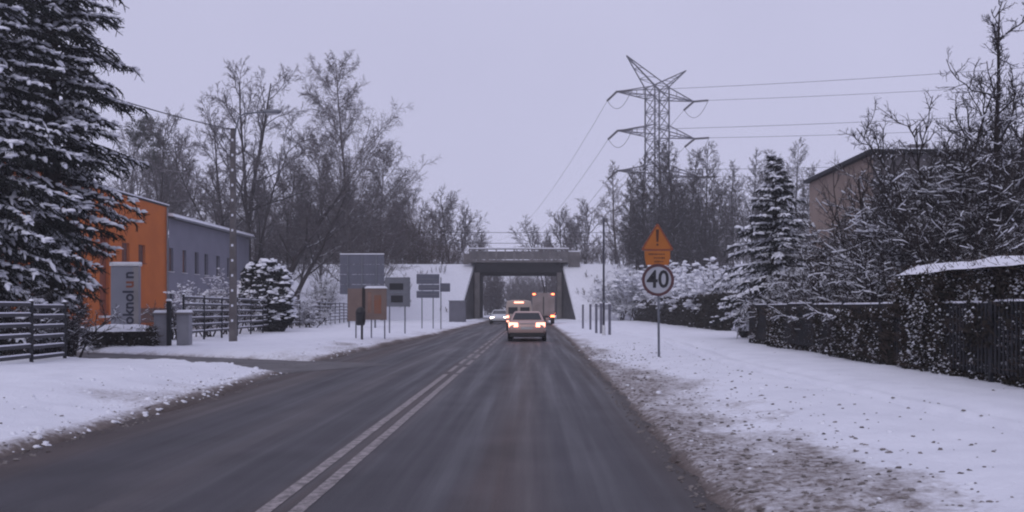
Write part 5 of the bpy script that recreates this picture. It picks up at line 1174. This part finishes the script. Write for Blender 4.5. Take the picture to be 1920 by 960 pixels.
def van(label, x, y, paint, Wd, Lg, H, name='van', tail=None, high=False, cat='van'):
    v = thing(name, label, cat, (x, y, 0)); tail = tail or M_tail
    loft([superring(0.0, Wd / 2 - .04, .42, H - .06, p=7), superring(.08, Wd / 2, .36, H, p=7), superring(Lg - 1.5, Wd / 2, .36, H, p=7), superring(Lg - 1.0, Wd / 2 - .02, .36, H * .72, p=6), superring(Lg - .1, Wd / 2 - .06, .38, H * .48, p=5), superring(Lg, Wd / 2 - .14, .42, H * .42, p=4)]).build('body', paint, v, smooth=False)
    quadp(v, 'windscreen', [(Wd / 2 - .15, Lg - .98, H * .70), (-Wd / 2 + .15, Lg - .98, H * .70), (-Wd / 2 + .18, Lg - 1.46, H * .95), (Wd / 2 - .18, Lg - 1.46, H * .95)], M_cglass, .04)
    for s_ in (-1, 1):
        MB().box((s_ * Wd * .23, -.008, H * .66), (Wd * .36, .03, H * .22)).build('rear_window', M_cglass, v, bevel=.02)
        MB().box((s_ * (Wd / 2 - .12), -.01, H * .40), (.15, .05, .42)).build('tail_light', tail, v)
        d_ = MB().box((s_ * Wd * .22, -.004, H * .52), (Wd * .42, .012, H * .72)).build('rear_door', paint, v)
        for yw in (.85, Lg - .85): wheel(v, s_ * (Wd / 2 - .12), yw, .34, .22)
    MB().box((0, 0, .40), (Wd - .1, .16, .16)).build('rear_bumper', M_bump, v, bevel=.03)
    MB().box((0, -.02, .62), (.5, .02, .11)).build('number_plate', M_plate, v)
    MB().box((0, -.02, H - .16), (.62, .05, .10)).build('brake_light', tail, v)
    return v
van('sand coloured van with a bright high brake light ahead of the saloon', X(973, 60), 60, P_sand, 1.72, 4.8, 2.05)
P_dull = mat('glow_tinted_lorry_paint', (0.30, 0.25, 0.24), (0.20, 0.16, 0.15), 1.2, .5)  # reddish lamp glow carried in the brown of the box colour
tk = thing('box_truck', 'box lorry tinted brownish grey for red lamp glow, with red marker lights entering the underpass', 'lorry', (X(1019, 82), 82, 0))
MB().box((0, 2.2, 1.85), (2.05, 4.4, 2.1)).build('cargo_box', P_dull, tk, bevel=.04)
MB().box((0, 3.2, .68), (.9, 6.2, .22)).build('chassis', M_bump, tk)
loft([superring(4.55, 1.0, .55, 2.45, p=6), superring(5.6, 1.0, .5, 2.4, p=6), superring(6.2, .96, .5, 1.5, p=5), superring(6.35, .9, .55, 1.3, p=5)]).build('cab', P_white, tk)
for s_ in (-1, 1):
    MB().box((s_ * .5, -.01, 1.85), (.96, .02, 1.95)).build('rear_door', P_dull, tk)
    MB().box((s_ * .82, -.03, .78), (.36, .08, .16)).build('tail_light', M_red_l, tk)
    MB().box((s_ * .85, -.03, 2.78), (.26, .06, .10)).build('marker_light', M_red_l, tk)
    MB().box((s_ * 1.04, 1.2, 1.05), (.04, .14, .08)).build('side_marker', M_red_l, tk)
    for yw in (1.2, 5.3): wheel(tk, s_ * .88, yw, .42, .26)
MB().box((0, -.02, .50), (1.8, .10, .14)).build('rear_bumper', M_bump, tk)
MB().box((0, -.03, 1.75), (.08, .04, 1.6)).build('latch_bar', M_bump, tk)

# ------------------------------------------------------------------ haze
hz_ = MB().box((0, 560, 24), (1900, 1360, 50)).build('haze', None); tag(hz_, 'thin cold winter haze filling the street air', 'haze', kind='stuff')
m = bpy.data.materials.new('haze_air'); m.use_nodes = True; n = m.node_tree; n.nodes.clear()
vo = n.nodes.new('ShaderNodeVolumePrincipled'); vo.inputs['Color'].default_value = (0.96, 0.96, 1.0, 1); vo.inputs['Density'].default_value = 0.0009; vo.inputs['Anisotropy'].default_value = 0.0
ou = n.nodes.new('ShaderNodeOutputMaterial'); n.links.new(vo.outputs[0], ou.inputs['Volume']); hz_.data.materials.append(m)
